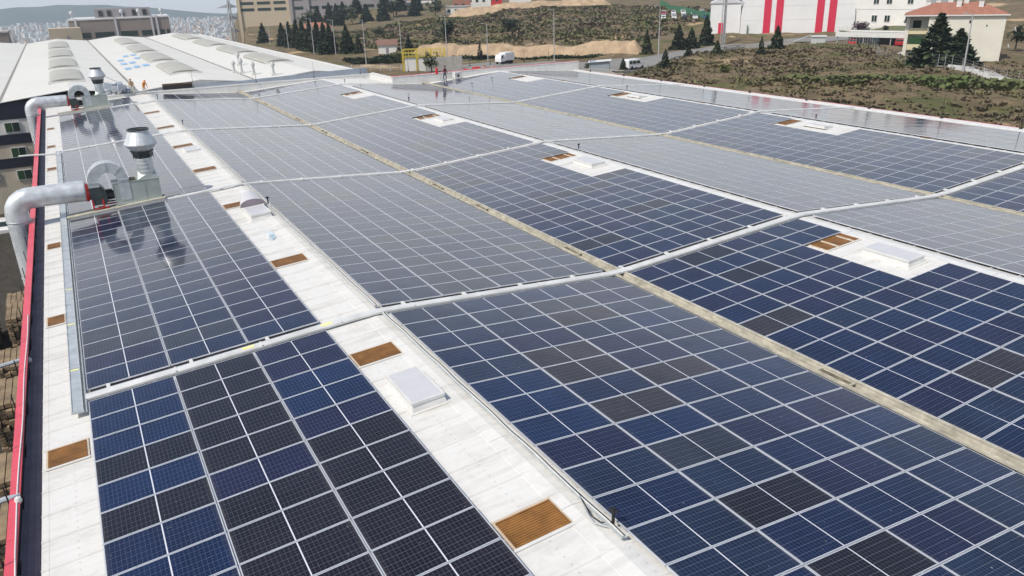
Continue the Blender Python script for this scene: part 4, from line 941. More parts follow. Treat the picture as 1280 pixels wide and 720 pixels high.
# ------------------------------------------------------------------ trees
rowg = 'conifers in a row beyond the white hall'
wordsl = ['first', 'second', 'third', 'fourth', 'fifth', 'sixth', 'seventh', 'eighth', 'ninth', 'tenth', 'eleventh']
for k, (x, y, h, wd) in enumerate(((76, 350, 8, 5), (77.2, 322, 9, 5), (73.3, 295, 9, 4.6), (74.0, 288, 9.5, 5), (71.5, 270, 9.0, 5.4), (72.8, 266, 9.5, 5), (72.6, 257, 9.5, 5), (72.3, 248.5, 9.2, 5), (73.5, 246.7, 8.8, 5), (77.0, 241, 8.4, 5), (79.2, 236.7, 5.5, 3))):
    tree(x, y, h, wd, 'cone', f'dark conifer beyond the white hall, {wordsl[k]} of the row from the left', group=rowg, seed=k)
singles = [(103.7, 285.4, 3.6, 3.6, 'round', 'small round green bush standing alone on the brown slope', 'bush', [LEAFM, LEAFL]),
 (108.4, 235.6, 8.5, 6.5, 'round', 'large dark round pine on the slope left of centre', 'pine_tree', [LEAFD, LEAFD, LEAFM]),
 (99.0, 195.0, 5.0, 1.9, 'cone', 'slim dark cypress at the left end of the earth bank', 'cypress_tree', [LEAFD, LEAFD]),
 (110.8, 202.5, 3.4, 2.0, 'cone', 'small cypress on the earth bank above the white truck', 'cypress_tree', [LEAFD, LEAFM]),
 (133.8, 239.1, 6.0, 6.2, 'round', 'dark round tree alone on the brown hillside right of the pine', 'broadleaf_tree', [LEAFD, LEAFM]),
 (130.0, 162.6, 6.2, 3.0, 'cone', 'light green young conifer left of the street lamp by the road', 'conifer_tree', [LEAFM, SCRG]),
 (99.5, 118.8, 3.4, 2.2, 'cone', 'small cone shaped conifer on the slope edge in front of the road', 'conifer_tree', [LEAFD, LEAFM]),
 (140.7, 162.9, 6.3, 4.2, 'cone', 'broad dark conifer beyond the road, left of three', 'conifer_tree', [LEAFD, LEAFM]),
 (144.8, 162.7, 5.2, 3.8, 'cone', 'shorter dark conifer beyond the road, middle of three', 'conifer_tree', [LEAFD, LEAFM]),
 (154.0, 167.2, 8.0, 4.2, 'cone', 'tall dark conifer beside the grey gantry pole', 'conifer_tree', [LEAFD, LEAFD]),
 (118.3, 125.0, 2.8, 2.2, 'cone', 'small yellowish conifer on the crest below the gantry pole', 'conifer_tree', [LEAFM, SCRG]),
 (116.0, 131.0, 2.3, 1.8, 'cone', 'tiny dark conifer beside the road wall', 'conifer_tree', [LEAFD]),
 (123.2, 117.7, 3.6, 1.7, 'cone', 'slim small conifer in front of the striped white hall', 'conifer_tree', [LEAFM, LEAFD]),
 (136.0, 125.6, 5.0, 3.2, 'cone', 'broad small conifer in front of the first red stripes of the white hall', 'conifer_tree', [LEAFD, LEAFM]),
 (102.4, 135.7, 3.2, 2.2, 'cone', 'green conifer hiding the back of the white van', 'conifer_tree', [LEAFM, LEAFL]),
 (98.4, 141.8, 2.3, 2.3, 'round', 'round green bush beside the grey shed near the roof end', 'bush', [LEAFM, LEAFD]),
 (125.9, 82.1, 8.3, 7.0, 'cone', 'tall dark conifer standing before the cream house', 'conifer_tree', [LEAFD, LEAFD, LEAFM]),
 (129.8, 80.8, 5.8, 6.2, 'cone', 'shorter broad conifer to the right before the cream house', 'conifer_tree', [LEAFM, LEAFD]),
 (172.0, 95.0, 6.0, 3.8, 'round', 'dark tree behind the right corner of the cream house', 'broadleaf_tree', [LEAFD, LEAFM]),
 (99.8, 103.4, 1.7, 2.0, 'round', 'bright yellow green bush on the scrub slope', 'bush', [LEAFY, LEAFL]),
 (77.2, 178.0, 5.4, 3.6, 'round', 'yellow green young tree in front of the grey wall', 'broadleaf_tree', [LEAFL, LEAFM, LEAFY]),
 (200.0, 154.5, 3.0, 4.2, 'round', 'purple leaved bush in front of the white apartment block', 'bush', [PURP, PURP]),
 (200.5, 139.5, 3.0, 3.0, 'round', 'purple bush at the right end of the apartment lawn', 'bush', [PURP, LEAFD]),
 (195.5, 143.0, 1.8, 1.8, 'round', 'small dark round bush on the apartment lawn', 'bush', [LEAFD, LEAFM]),
 (90.5, 224.5, 4.6, 3.4, 'cone', 'dark conifer right of the small white house', 'conifer_tree', [LEAFD, LEAFM]),
 (96.0, 218.0, 4.2, 2.2, 'cone', 'slim conifer behind the yellow steel frame', 'conifer_tree', [LEAFD, LEAFM])]
for x, y, h, wd, kind, lab, nm, ms in singles: tree(x, y, h, wd, kind, lab, name=nm, cat='bush' if nm == 'bush' else 'tree', mats=ms)
# conifers in front of the far factory
rnd = random.Random(4); proto = []
fl = [(425, 27), (433, 30), (441, 24), (449, 29), (456, 22), (463, 27), (470, 20), (477, 25), (484, 18), (490, 22), (497, 15), (505, 18), (392, 30), (408, 26), (514, 14), (523, 20)]
P4 = [(137, 455), (134, 432), (145, 455), (140, 425), (155, 460), (150, 430), (166, 470), (156, 420), (170, 455), (165, 428), (178, 450), (176, 425), (121, 440), (132, 462), (186, 445), (180, 405)]
for k, (x, y) in enumerate(P4):
    if k < 2: proto.append(tree(x, y, 11, 7, 'cone', 'x', group='dark conifers before the far factory', mats=[LEAFD, LEAFD, LEAFM], seed=40+k)); o = proto[-1]
    elif k % 3 == 0: o = tree(x, y, 9.5, 9, 'round', 'x', name='broadleaf_tree', mats=[LEAFM, LEAFL, LEAFD], seed=60+k); o['label'] = f'rounded lighter green tree in the belt before the far factory, {ORD[k//3-1]} from the left'; continue
    else: o = copy_tree(proto[k % 2]); o.location = (x, y, gz(x, y)-.2); o.scale = (1, 1, rnd.uniform(.8, 1.25)); o.rotation_euler.z = rnd.uniform(0, 6)
    o['label'] = 'dark conifer in the belt of trees before the far beige factory'
for o in D.objects:
    if o.get('group') == 'dark conifers before the far factory' and o.get('category') == 'tree': o['label'] = 'dark conifer in the belt of trees before the far beige factory'

# ------------------------------------------------------------------ lamp posts
def lamp(x, y, h, lab, heads=1):
    z = gz(x, y); o = thing('street_lamp', lab, 'street lamp', (x, y, z-.1), 0, 'grey street lamp posts')
    mb = MB(); mb.tube([(0, 0, 0), (0, 0, h*.5), (0, 0, h)], [.15, .11, .07], GREYM, 8); mb.box(-.22, .22, -.22, .22, 0, .25, CONC); mb.build('pole', parent=o)
    for s in ((-1,) if heads == 1 else (-1, 1)):
        mb = MB(); mb.tube([(0, 0, h-.1), (s*.9, -s*.3, h+.15)], [.045, .035], GREYM, 6); mb.obox((s*1.15, -s*.4, h+.16), (.34, -.11, .02), (.04, .12, 0), (0, 0, .06), GREYM); mb.build('lamp_head', parent=o)
names = ['beyond the hall roof, leftmost', 'beyond the conifer row, second from left', 'among the conifers, third from left', 'at the right end of the conifer row', 'right beside the corner of the white hall roof', 'behind the yellow steel frame', 'in front of the round pine', 'right of the slim cypress', 'in front of the earth bank, middle', 'beside the road by the dark conifers', 'beside the white apartment block', 'in front of the right fence']
for k, (x, y, h) in enumerate([(76, 338.8, 13), (71.1, 289.2, 12), (69.9, 252.7, 10.5), (73.7, 242.4, 10), (71.7, 209.2, 11.8), (88.6, 225.8, 9.5), (92.9, 203.0, 11.5), (98.6, 189.6, 9.5), (109.0, 173.2, 12.5), (128.1, 155.6, 11.8), (184, 120, 12), (121, 74, 8.5)]):
    lamp(x, y, h, f'grey street lamp post {names[k]}')

# ------------------------------------------------------------------ cars
def car(x, y, rz, body, lab, L_=4.3, W_=1.75, H_=1.45, group=None, z=None):
    z = gz(x, y)+.24 if z is None else z; o = thing('parked_car', lab, 'car', (x, y, z), rz, group)
    prof = [(-.5, .18), (-.5, .55), (-.46, .62), (-.34, .66), (-.20, .98), (-.05, 1.0), (.18, .98), (.30, .66), (.44, .60), (.5, .48), (.5, .18)]
    mb = MB(); n = len(prof)
    def ins(k): return .84 if prof[k][1] > .9 else 1
    vs_ = [(p[0]*L_, -W_/2*ins(k), p[1]*H_) for k, p in enumerate(prof)]+[(p[0]*L_, W_/2*ins(k), p[1]*H_) for k, p in enumerate(prof)]
    mb.mesh(vs_, [(k, n+k, n+k+1, k+1) for k in range(n-1)]+[(0, n-1, 2*n-1, n), tuple(range(n)), tuple(range(n, 2*n))[::-1]], body); mb.build('body', parent=o)
    mb = MB()
    for s in (-1, 1): mb.poly([(-.31*L_, s*(W_/2*.985+.012), .68*H_), (.27*L_, s*(W_/2*.985+.012), .68*H_), (.17*L_, s*(W_/2*.86+.012), .95*H_), (-.19*L_, s*(W_/2*.86+.012), .95*H_)][::s], D.materials['window_glass'])
    mb.poly([(-.335*L_, -.44*W_, .69*H_), (-.335*L_, .44*W_, .69*H_), (-.215*L_, .38*W_, .95*H_), (-.215*L_, -.38*W_, .95*H_)][::-1], D.materials['window_glass'])
    mb.poly([(.298*L_, -.44*W_, .69*H_), (.298*L_, .44*W_, .69*H_), (.193*L_, .38*W_, .95*H_), (.193*L_, -.38*W_, .95*H_)], D.materials['window_glass']); mb.build('window', parent=o)
    for sx in (-.31, .31):
        for sy in (-1, 1): mb = MB(); mb.tube([(sx*L_, sy*W_*.36, .31), (sx*L_, sy*W_*.505, .31)], .31, TYRE, 12); mb.build('wheel', parent=o)
    return o
def van(x, y, rz, lab, name='van', cat='van', z=None):
    z = gz(x, y)+.22 if z is None else z; o = thing(name, lab, cat, (x, y, z), rz); L_, W_, H_ = 4.9, 1.9, 2.0
    prof = [(-.5, .2), (-.5, .92), (-.47, 1.0), (.18, 1.0), (.32, .62), (.47, .50), (.5, .4), (.5, .2)]; n = len(prof); mb = MB()
    k_ = lambda p: .90 if p[1] > .9 else 1
    vs_ = [(p[0]*L_, -W_/2*k_(p), p[1]*H_) for p in prof]+[(p[0]*L_, W_/2*k_(p), p[1]*H_) for p in prof]
    mb.mesh(vs_, [(k, n+k, n+k+1, k+1) for k in range(n-1)]+[(0, n-1, 2*n-1, n), tuple(range(n)), tuple(range(n, 2*n))[::-1]], WHC); mb.build('body', parent=o)
    mb = MB()
    for s in (-1, 1):
        for a, b_ in ((-.46, -.28), (-.26, -.04), (-.02, .20)): mb.poly([(a*L_, s*(W_/2+.004), .58*H_), (b_*L_, s*(W_/2+.004), .58*H_), ((b_-.02)*L_, s*(W_/2*.93+.015), .86*H_), (a*L_, s*(W_/2*.93+.015), .86*H_)][::s], D.materials['window_glass'])
    mb.poly([(.315*L_, -.45*W_, .66*H_), (.315*L_, .45*W_, .66*H_), (.20*L_, .40*W_, .97*H_), (.20*L_, -.40*W_, .97*H_)], D.materials['window_glass']); mb.build('window', parent=o)
    for sx in (-.31, .33):
        for sy in (-1, 1): mb = MB(); mb.tube([(sx*L_, sy*W_*.36, .34), (sx*L_, sy*W_*.505, .34)], .34, TYRE, 12); mb.build('wheel', parent=o)
    return o
van(107.5, 138.6, math.radians(8), 'white van driving on the road behind the roof corner')
van(149.5, 102.8, math.radians(120), 'white van parked under the left end of the cream house', z=5.6)
def truck(x, y, rz, lab):
    z = gz(x, y)+.2; o = thing('tipper_truck', lab, 'truck', (x, y, z), rz)
    mb = MB(); mb.box(-3.2, 3.0, -.5, .5, .55, .85, DKC); mb.build('chassis', parent=o)
    mb = MB(); mb.mesh([(1.3, -1.1, .7), (3.1, -1.1, .7), (3.1, 1.1, .7), (1.3, 1.1, .7), (1.3, -1.1, 2.5), (2.7, -1.1, 2.5), (2.7, 1.1, 2.5), (1.3, 1.1, 2.5), (3.1, -1.1, 1.6), (3.1, 1.1, 1.6)], [(0, 1, 8, 5, 4), (3, 7, 6, 9, 2), (0, 4, 7, 3), (4, 5, 6, 7), (1, 2, 9, 8), (8, 9, 6, 5), (0, 3, 2, 1)], WHC); mb.build('cab', parent=o)
    mb = MB(); mb.poly([(3.07, -1, 1.66), (3.07, 1, 1.66), (2.74, 1, 2.4), (2.74, -1, 2.4)], D.materials['window_glass'])
    for s in (-1, 1): mb.poly([(1.9, s*1.115, 1.6), (2.9, s*1.115, 1.6), (2.65, s*1.115, 2.3), (1.9, s*1.115, 2.3)][::s], D.materials['window_glass'])
    mb.build('window', parent=o)
    mb = MB(); mb.box(-3.3, 1.1, -1.2, 1.2, .9, 2.9, WHC)
    for x_ in (-3.3, -2.2, -1.1, 0, 1.0): mb.box(x_, x_+.1, -1.26, -1.2, .9, 2.95, TRIM); mb.box(x_, x_+.1, 1.2, 1.26, .9, 2.95, TRIM)
    mb.build('cargo_box', parent=o)
    for sx in (-2.4, -1.3, 2.3):
        for sy in (-1, 1): mb = MB(); mb.tube([(sx, sy*.75, .42), (sx, sy*1.12, .42)], .44, TYRE, 12); mb.build('wheel', parent=o)
truck(98.0, 179.5, math.radians(200), 'white box truck standing on the road beyond the white parapet'); D.objects['tipper_truck'].scale = (.78, .9, .95)
# distant car park by the striped hall
cols = [WHC, WHC, GRC, WHC, DKC, WHC, REDC, WHC, BLC, WHC]; pr = {}
posd = ['front row', 'second row', 'third row', 'back row']
for r_ in range(4):
    for c_ in range(6):
        x, y = 196+c_*3.1+r_*7.5, 236-c_*2.2+r_*9.0; m_ = cols[(r_*3+c_*7) % 10]
        if m_.name not in pr: o = car(x, y, .9, m_, 'x', group='cars in the distant car park'); pr[m_.name] = o
        else: o = copy_tree(pr[m_.name]); o.location = (x, y, gz(x, y)+.24)
        cn = {'car_white': 'white', 'car_grey': 'grey', 'car_dark': 'black', 'car_red': 'red', 'car_blue': 'blue'}[m_.name]
        o['label'] = f'{cn} car in the distant car park, {posd[r_]}, {ORD[c_]} from left'
for k, (x, y, m_, lab) in enumerate([(205, 106, BLC, 'blue car parked beyond the right side of the cream house'), (208, 102, WHC, 'white car parked beyond the right side of the cream house'), (212, 100, BLC, 'second blue car at the far right edge'), (164, 116, REDC, 'red car under the flat canopy beside the cream house'), (163, 121.5, DKC, 'dark car under the canopy in the middle'), (162.5, 127, REDC, 'dark red car under the left part of the canopy')]):
    car(x, y, math.radians(35), m_, lab)

# ------------------------------------------------------------------ striped arched hall
def arched_hall():
    ang = math.atan2(160.5-182, 203.5-181); o = thing('arched_hall', 'white arched hall with pairs of red vertical stripes behind the slope', 'hall', (181, 182, 5.6), ang)
    W_, H_, dep = 32.0, 15.0, 40; n = 20
    prof = [(0, -1)]+[(W_/2-W_/2*math.cos(math.pi*k/n)**1 if 0 else W_/2*(1-math.cos(math.pi*k/n)), 5+10.0*math.sin(math.pi*k/n)**.8) for k in range(n+1)]+[(W_, -1)]
    HW = mat('hall_white', (.70, .70, .70), .5, var=.08, scale=.15); mb = MB()
    mb.poly([(x, 0, z) for x, z in prof], HW); mb.poly([(x, dep, z) for x, z in prof][::-1], HW); mb.build('gable_wall', parent=o)
    mb = MB()
    for a, b_ in zip(prof, prof[1:]): mb.poly([(a[0], 0, a[1]), (a[0], dep, a[1]), (b_[0], dep, b_[1]), (b_[0], 0, b_[1])][::-1], LGREY)
    mb.build('vault_roof', parent=o)
    SR = mat('stripe_red', (.55, .02, .06), .5)
    for x0 in (6.5, 9.9, 21.3, 24.7):
        mb = MB(); mb.box(x0, x0+2.05, -.08, -.01, -.1, 13.0, SR); mb.build('red_stripe', parent=o)
    mb = MB()
    for z in (4, 8, 12): mb.box(.3, W_-.3, -.03, -.005, z, z+.05, LGREY)
    mb.build('panel_joint', parent=o)
    mb = MB(); mb.box(-9, -.1, 2, 26, -1, 9.0, HW); mb.mesh([(-9.3, 1.7, 9.02), (-.1, 1.7, 9.02), (-.1, 26, 9.02), (-9.3, 26, 9.02), (-4.5, 1.7, 11), (-4.5, 26, 11)], [(0, 1, 4), (1, 2, 5, 4), (3, 0, 4, 5), (2, 3, 5)], LGREY); mb.build('side_wing', parent=o)
    mb = MB(); mb.box(-6.5, -4.8, 1.9, 1.99, 0, 3.4, SR); mb.build('red_door', parent=o)
arched_hall()
o = thing('gantry_pole', 'thick grey lattice pole left of the striped white hall', 'pole', (156.5, 163.5, gz(156.5, 163.5)))
mb = MB()
for a, b_ in ((-.4, -.4), (.4, -.4), (.4, .4), (-.4, .4)): mb.tube([(a, b_, 0), (a*.7, b_*.7, 22)], .11, GREYM, 6)
for k in range(16):
    z = k*1.35; s = .4-.12*k/16
    for p, q in (((-s, -s), (s, -s)), ((s, -s), (s, s)), ((-s, s), (-s, -s))): mb.tube([(p[0], p[1], z), (q[0], q[1], z+1.35)], .05, GREYM, 4)
mb.box(-.34, .34, -.30, -.26, 0, 20, GREYM); mb.build('mast', parent=o)
# white apartment block
wl = [(x0, x0+1.5, z0, z0+1.7, 'f') for z0 in (2.6, 7.4, 12.0) for x0 in (8.2, 12.0, 18.0)]
aang = math.atan2(142.7-168.4, 205.1-214.6+4)
o = building('apartment_block', 'white apartment block with dark square windows behind the lawn', 'apartment block', 204.5, 163.5, 6.2, math.atan2(-23.5, 3.5), 24, 14, 16, mat('apartment_white', (.70, .69, .66), .8, var=.08, scale=.2), TRIM, wl)
mb = MB(); mb.box(0, 24, -.05, -.005, 5.9, 6.05, LGREY); mb.build('string_course', parent=o)
mb = MB(); mb.box(.5, 25, -2.4, -2.2, -.2, .8, TRIM)
for k in range(20): mb.box(.5+k*1.25, .6+k*1.25, -2.4, -2.2, -.4, 1.1, TRIM)
tag(mb.build('low_fence'), 'x', 'fence')
fo = D.objects['low_fence']; fo.location = (203.5, 163.5, 6.6); fo.rotation_euler.z = math.atan2(-23.5, 3.5); fo['label'] = 'low white fence in front of the white apartment block'
LAWN = mat('lawn', (.13, .14, .06), .95, var=.35, scale=.4)
ribbon(([(203, 162), (204, 152), (206, 140)], [(186, 148), (189, 140), (192, 130)]), 'lawn', LAWN, .25)
# retaining wall with flat canopy over the cars
o = thing('car_canopy', 'long flat pale canopy over parked cars left of the cream house', 'canopy', (161.5, 131.0, 5.2), math.atan2(-20, 5))
mb = MB(); mb.box(0, 23, -.5, 7.0, 3.3, 3.65, CONC); mb.box(0, 23, -.6, -.5, 2.9, 3.95, TRIM); mb.box(0, 23, 7.0, 7.1, 2.9, 3.95, TRIM); mb.build('canopy_roof', parent=o)
mb = MB(); mb.box(0, 23, 6.6, 6.8, 0, 3.3, D.materials['dark_gutter']); mb.build('back_wall', parent=o)
for k in range(8): mb = MB(); mb.box(.3+k*3.1, .5+k*3.1, -.3, -.1, 0, 3.3, GREYM); mb.build('post', parent=o)
o = thing('corrugated_shed', 'small grey corrugated lean-to below the red stripes', 'shed', (156, 133.6, gz(156, 133.6)-.3), math.radians(-50))
mb = MB(); mb.box(0, 3.2, 0, 3, 0, 2.5, GALV); mb.mesh([(-4, -.3, 1.4), (0, -.3, 2.9), (0, 3, 2.9), (-4, 3, 1.4)], [(0, 1, 2, 3)], GALVG)
for k in range(10): mb.box(k*.33, k*.33+.08, -.04, 0, 0, 2.5, TRIM)
mb.build('shed_walls', parent=o)
mb = MB(); mb.box(-.2, 3.4, -.3, 3.2, 2.5, 2.65, TRIM); mb.build('roof', parent=o)

# ------------------------------------------------------------------ cream house with tiled hip roof
CRM = mat('cream_render', (.62, .60, .52), .8, var=.08, scale=.3); YEL = mat('yellow_render', (.60, .54, .36), .8, var=.1, scale=.4)
def house():
    c0 = Vector((142.6, 95.4)); c1 = Vector((149.6, 85.2)); d = (c1-c0); L_ = d.length; ang = math.atan2(d.y, d.x)
    o = thing('cream_house', 'cream house with orange tiled hip roof and white chimneys behind two conifers', 'house', (c0.x, c0.y, 5.4), ang)
    W_, H_ = 9.5, 8.9
    mb = MB(); mb.box(0, L_, 0, W_, -1.5, H_, CRM); mb.build('wall', parent=o)
    mb = MB(); mb.box(-3.6, 0, 3.0, W_, -1.5, H_, WALLW); mb.box(-3.7, .0, 1.5, 3.0, 2.5, 2.8, YEL); mb.box(-3.7, 0, 1.5, 3.0, 5.4, 5.7, YEL); mb.box(-3.7, 0, 1.5, 1.6, 2.8, 3.6, YEL); mb.box(-3.7, 0, 1.5, 1.6, 5.7, 6.5, YEL); mb.box(-3.8, -3.2, 1.4, 3.0, -1.5, H_, CRM)
    mb.build('balcony_wing', parent=o)
    mb = MB(); mb.box(-2.9, -.5, 1.46, 1.5, 3.6, 5.0, GREENT); mb.build('green_awning', parent=o)
    mb = MB(); e = .5; a = 3.2; z0 = H_
    vs_ = [(-3.8-e, -e, z0), (L_+e, -e, z0), (L_+e, W_+e, z0), (-3.8-e, W_+e, z0), (-3.8+4.5, W_/2, z0+2.0), (L_-4.2, W_/2, z0+2.0)]
    mb.mesh(vs_, [(0, 1, 5, 4), (1, 2, 5), (2, 3, 4, 5), (3, 0, 4)], TERRA); rf = mb.build('roof', parent=o)
    mb = MB(); mb.box(-3.8-e, L_+e, -e, W_+e, z0-.22, z0-.01, TRIM); mb.build('eaves', parent=rf)
    for x, y, h in ((-.5, 5.0, 2.0), (1.2, 6.0, 2.2), (3.2, 5.6, 2.4), (4.6, 3.2, 2.2), (5.8, 4.6, 2.3), (8.2, 3.0, 2.0)):
        mb = MB(); mb.box(x-.4, x+.4, y-.4, y+.4, z0+.4, z0+.3+h, TRIM); mb.box(-.5+x, .5+x, y-.5, y+.5, z0+.3+h, z0+.4+h, CONC); mb.build('chimney', parent=rf)
    for x0, z_, w_, h in ((6.6, 7.4, .45, .5), (6.3, 4.6, .5, .5), (9.4, 6.8, .2, .3), (1.4, 6.2, 1.0, 1.2), (1.4, 3.2, 1.0, 1.2)):
        mb = MB(); mb.box(x0, x0+w_, -.05, .02, z_, z_+h, D.materials['window_glass']); mb.build('window', parent=o)
    for z_ in (6.3, 3.4, .3):
        mb = MB(); mb.box(-2.6, -1.2, 2.93, 3.0, z_, z_+1.5, D.materials['window_glass']); mb.build('window', parent=o)
    return o
house()
for k, (x, y, z_) in enumerate(((152.6, 85.0, 11.6), (152.2, 85.4, 8.6))):
    o = thing('satellite_dish', f'{"upper" if k == 0 else "lower"} white satellite dish at the right corner of the cream house', 'satellite dish', (x-1.8, y-.9, z_), .6)
    mb = MB(); mb.lathe([(0, .0), (.35, .06), (.6, .22)], (0, 0, 0), WHC, 16); q = mb.build('dish', parent=o); q.rotation_euler = (1.2, 0, 0)
    mb = MB(); mb.tube([(0, 0, 0), (.5, .5, -.3)], .04, GREYM, 6); mb.build('arm', parent=o)
# fence and lane in front of the house
def fence(pts, h, step, m_, lab, name='wire_fence', mesh_m=None, rails=3, thick=.022):
    x0, y0 = pts[0]; o = thing(name, lab, 'fence', (x0, y0, gz(x0, y0))); inv = Matrix.Translation(-o.location)
    tot = 0; mbp = MB(); mbr = MB()
    for (xa, ya), (xb, yb) in zip(pts, pts[1:]):
        L_ = math.hypot(xb-xa, yb-ya); n = max(1, int(L_/step)); d = Vector((xb-xa, yb-ya, 0))/n
        for k in range(n):
            p = Vector((xa, ya, 0))+d*k; z = gz(p.x, p.y); q = p+d; zq = gz(q.x, q.y)
            mbp.box(p.x-thick, p.x+thick, p.y-thick, p.y+thick, z-.2, z+h+.1, m_)
            for r_ in range(rails):
                hh = h*(r_+1)/rails; a = Vector((p.x, p.y, z+hh)); b_ = Vector((q.x, q.y, zq+hh)); mbr.tube([a, b_], thick*.4, m_, 4, cap=False)
            if mesh_m: mbr.poly([(p.x, p.y, z+.05), (q.x, q.y, zq+.05), (q.x, q.y, zq+h), (p.x, p.y, z+h)], mesh_m)
    for mb_, nm in ((mbp, 'fence_post'), (mbr, 'mesh_panel' if mesh_m else 'rail')):
        b_ = mb_.build(nm); b_.parent = o; b_.matrix_parent_inverse = inv; b_['kind'] = 'stuff'
    return o
fence([(127, 92), (124.5, 84), (121, 76), (119.5, 70), (120.5, 60), (122, 48)], 2.0, 1.6, GREYM, 'grey wire fence on steel posts between scrub slope and cream house', rails=5)
fence([(158, 128), (154, 122), (149, 114), (143, 106), (136, 99)], 1.9, 1.6, GREYM, 'wire fence along the canopy on the crest of the slope', rails=5)
GRN = mat('green_mesh', (.04, .16, .08), .6)
fence([(274, 333), (240, 285), (205, 222), (182, 180)], 2.6, 3.0, GRN, 'long green mesh fence running down the hillside to the car park', name='green_fence', mesh_m=GRN, rails=2, thick=.08)
ribbon(([(122, 80), (123, 70), (126, 58), (128, 44)], [(127.5, 82), (128.5, 70), (131, 58), (134, 44)]), 'lane', CONC, .22)
o = thing('retaining_wall', 'low pale retaining wall along the lane at the right edge', 'wall', (120.5, 74, gz(120.5, 74))); mb = MB()
wp = [(121.3, 77), (120.6, 70), (121.6, 60), (123.2, 48)]
for (xa, ya), (xb, yb) in zip(wp, wp[1:]):
    for k in range(4):
        p = Vector((xa+(xb-xa)*k/4, ya+(yb-ya)*k/4, 0)); q = Vector((xa+(xb-xa)*(k+1)/4, ya+(yb-ya)*(k+1)/4, 0)); m_ = (p+q)/2; d = (q-p)/2
        mb.obox((m_.x+.5, m_.y, gz(m_.x, m_.y)+.1), (d.x, d.y, 0), Vector((-d.y, d.x, 0)).normalized()*.2, (0, 0, .55), TRIM)
b = mb.build('wall_face'); b.parent = o; b.matrix_parent_inverse = Matrix.Translation(-o.location)

# ------------------------------------------------------------------ things just beyond the north end of the roof
o = thing('steel_frame', 'yellow steel frame holding white panels beyond the roof end', 'steel frame', (72.5, 184.5, gz(72.5, 184.5)-.2), math.radians(-28))
YM = mat('yellow_steel', (.55, .42, .05), .5); mb = MB()
for x in (0, 3.4, 6.8, 10.2):
    for y in (0, 3): mb.box(x-.1, x+.1, y-.1, y+.1, 0, 5.4, YM)
for z in (3.6, 4.5, 5.3):
    for y in (-.05, 3.05): mb.box(-.1, 10.3, y-.06, y+.06, z, z+.12, YM)
for k in range(14): mb.box(k*.78-.04, k*.78+.04, -.08, 0, 3.6, 5.3, YM)
mb.build('frame', parent=o)
mb = MB(); mb.box(.5, 3.2, .2, .4, 0, 3.4, TRIM); mb.box(3.7, 6.3, .2, .4, 0, 3.3, TRIM); mb.build('white_panel', parent=o)
o = thing('grey_site_wall', 'grey concrete wall behind the young tree beyond the roof end', 'wall', (77, 181, gz(77, 181)-.3), math.radians(-18))
mb = MB(); mb.box(0, 9, 0, .3, 0, 3.6, CONC)
for k in range(5): mb.box(k*2.2-.05, k*2.2+.05, -.06, 0, 0, 3.7, GREYM)
mb.build('wall_face', parent=o)
fence([(62, 200), (72, 192), (80, 190), (92, 186)], 1.4, 2.2, TRIM, 'white low fence beyond the corner of the white hall', name='low_fence', rails=2, thick=.06)
o = thing('small_white_house', 'small white house with brown roof on the slope', 'house', (82.8, 229.5, gz(84, 229)-.4), math.radians(-22))
mb = MB(); mb.box(0, 5.4, 0, 5, 0, 2.9, WALLW); mb.build('wall', parent=o)
mb = MB(); mb.mesh([(-.4, -.4, 2.9), (5.8, -.4, 2.9), (5.8, 5.4, 2.9), (-.4, 5.4, 2.9), (-.4, 2.5, 4.4), (5.8, 2.5, 4.4)], [(0, 1, 5, 4), (2, 3, 4, 5), (0, 4, 3), (1, 2, 5)], mat('old_brown_tiles', (.20, .11, .08), .8, var=.3, scale=2)); mb.build('roof', parent=o)
mb = MB(); mb.box(2.2, 3.0, -.04, .02, 0, 2.1, D.materials['dark_gutter']); mb.build('door', parent=o)
o = thing('grey_shed', 'grey steel shed with pale roof beside the round bush', 'shed', (95.5, 138.2, gz(96, 138)-.2), math.radians(-38))
mb = MB(); mb.box(0, 4.2, 0, 4, 0, 2.4, FASC)
for k in range(9): mb.box(k*.5, k*.5+.1, -.05, 0, 0, 2.4, GALVG)
mb.build('wall', parent=o); mb = MB(); mb.mesh([(-.3, -.4, 2.3), (4.5, -.4, 2.6), (4.5, 4.3, 2.6), (-.3, 4.3, 2.3)], [(0, 1, 2, 3)], TRIM); mb.build('roof', parent=o)
o = thing('red_roofed_house', 'low house with faded red roof in front of the far factory', 'house', (104, 395, gz(104, 395)-.5), math.radians(-15))
mb = MB(); mb.box(0, 15, 0, 9, 0, 3.6, CRM); mb.build('wall', parent=o)
mb = MB(); mb.mesh([(-.6, -.6, 3.6), (15.6, -.6, 3.6), (15.6, 9.6, 3.6), (-.6, 9.6, 3.6), (4, 4.5, 6.0), (11, 4.5, 6.0)], [(0, 1, 5, 4), (1, 2, 5), (2, 3, 4, 5), (3, 0, 4)], TERRA); mb.build('roof', parent=o)
# site clutter beyond the east edge of the near road
for k, (x, y, c_) in enumerate(((84, 170, REDP), (87.5, 168, CONC), (90, 172, TERRA))):
    mb = MB(); rr = random.Random(k)
    for q in range(9): a = rr.uniform(0, 3); mb.obox((rr.gauss(0, .9), rr.gauss(0, .9), .3+rr.random()*.6), (.5*math.cos(a), .5*math.sin(a), .05), (-.2*math.sin(a), .2*math.cos(a), 0), (0, .03, .16), c_)
    tag(mb.build('rubble_pile'), ['heap of red building waste beyond the parapet', 'heap of grey rubble beyond the parapet', 'heap of orange bricks beyond the parapet'][k], 'rubble').location = (x, y, gz(x, y))

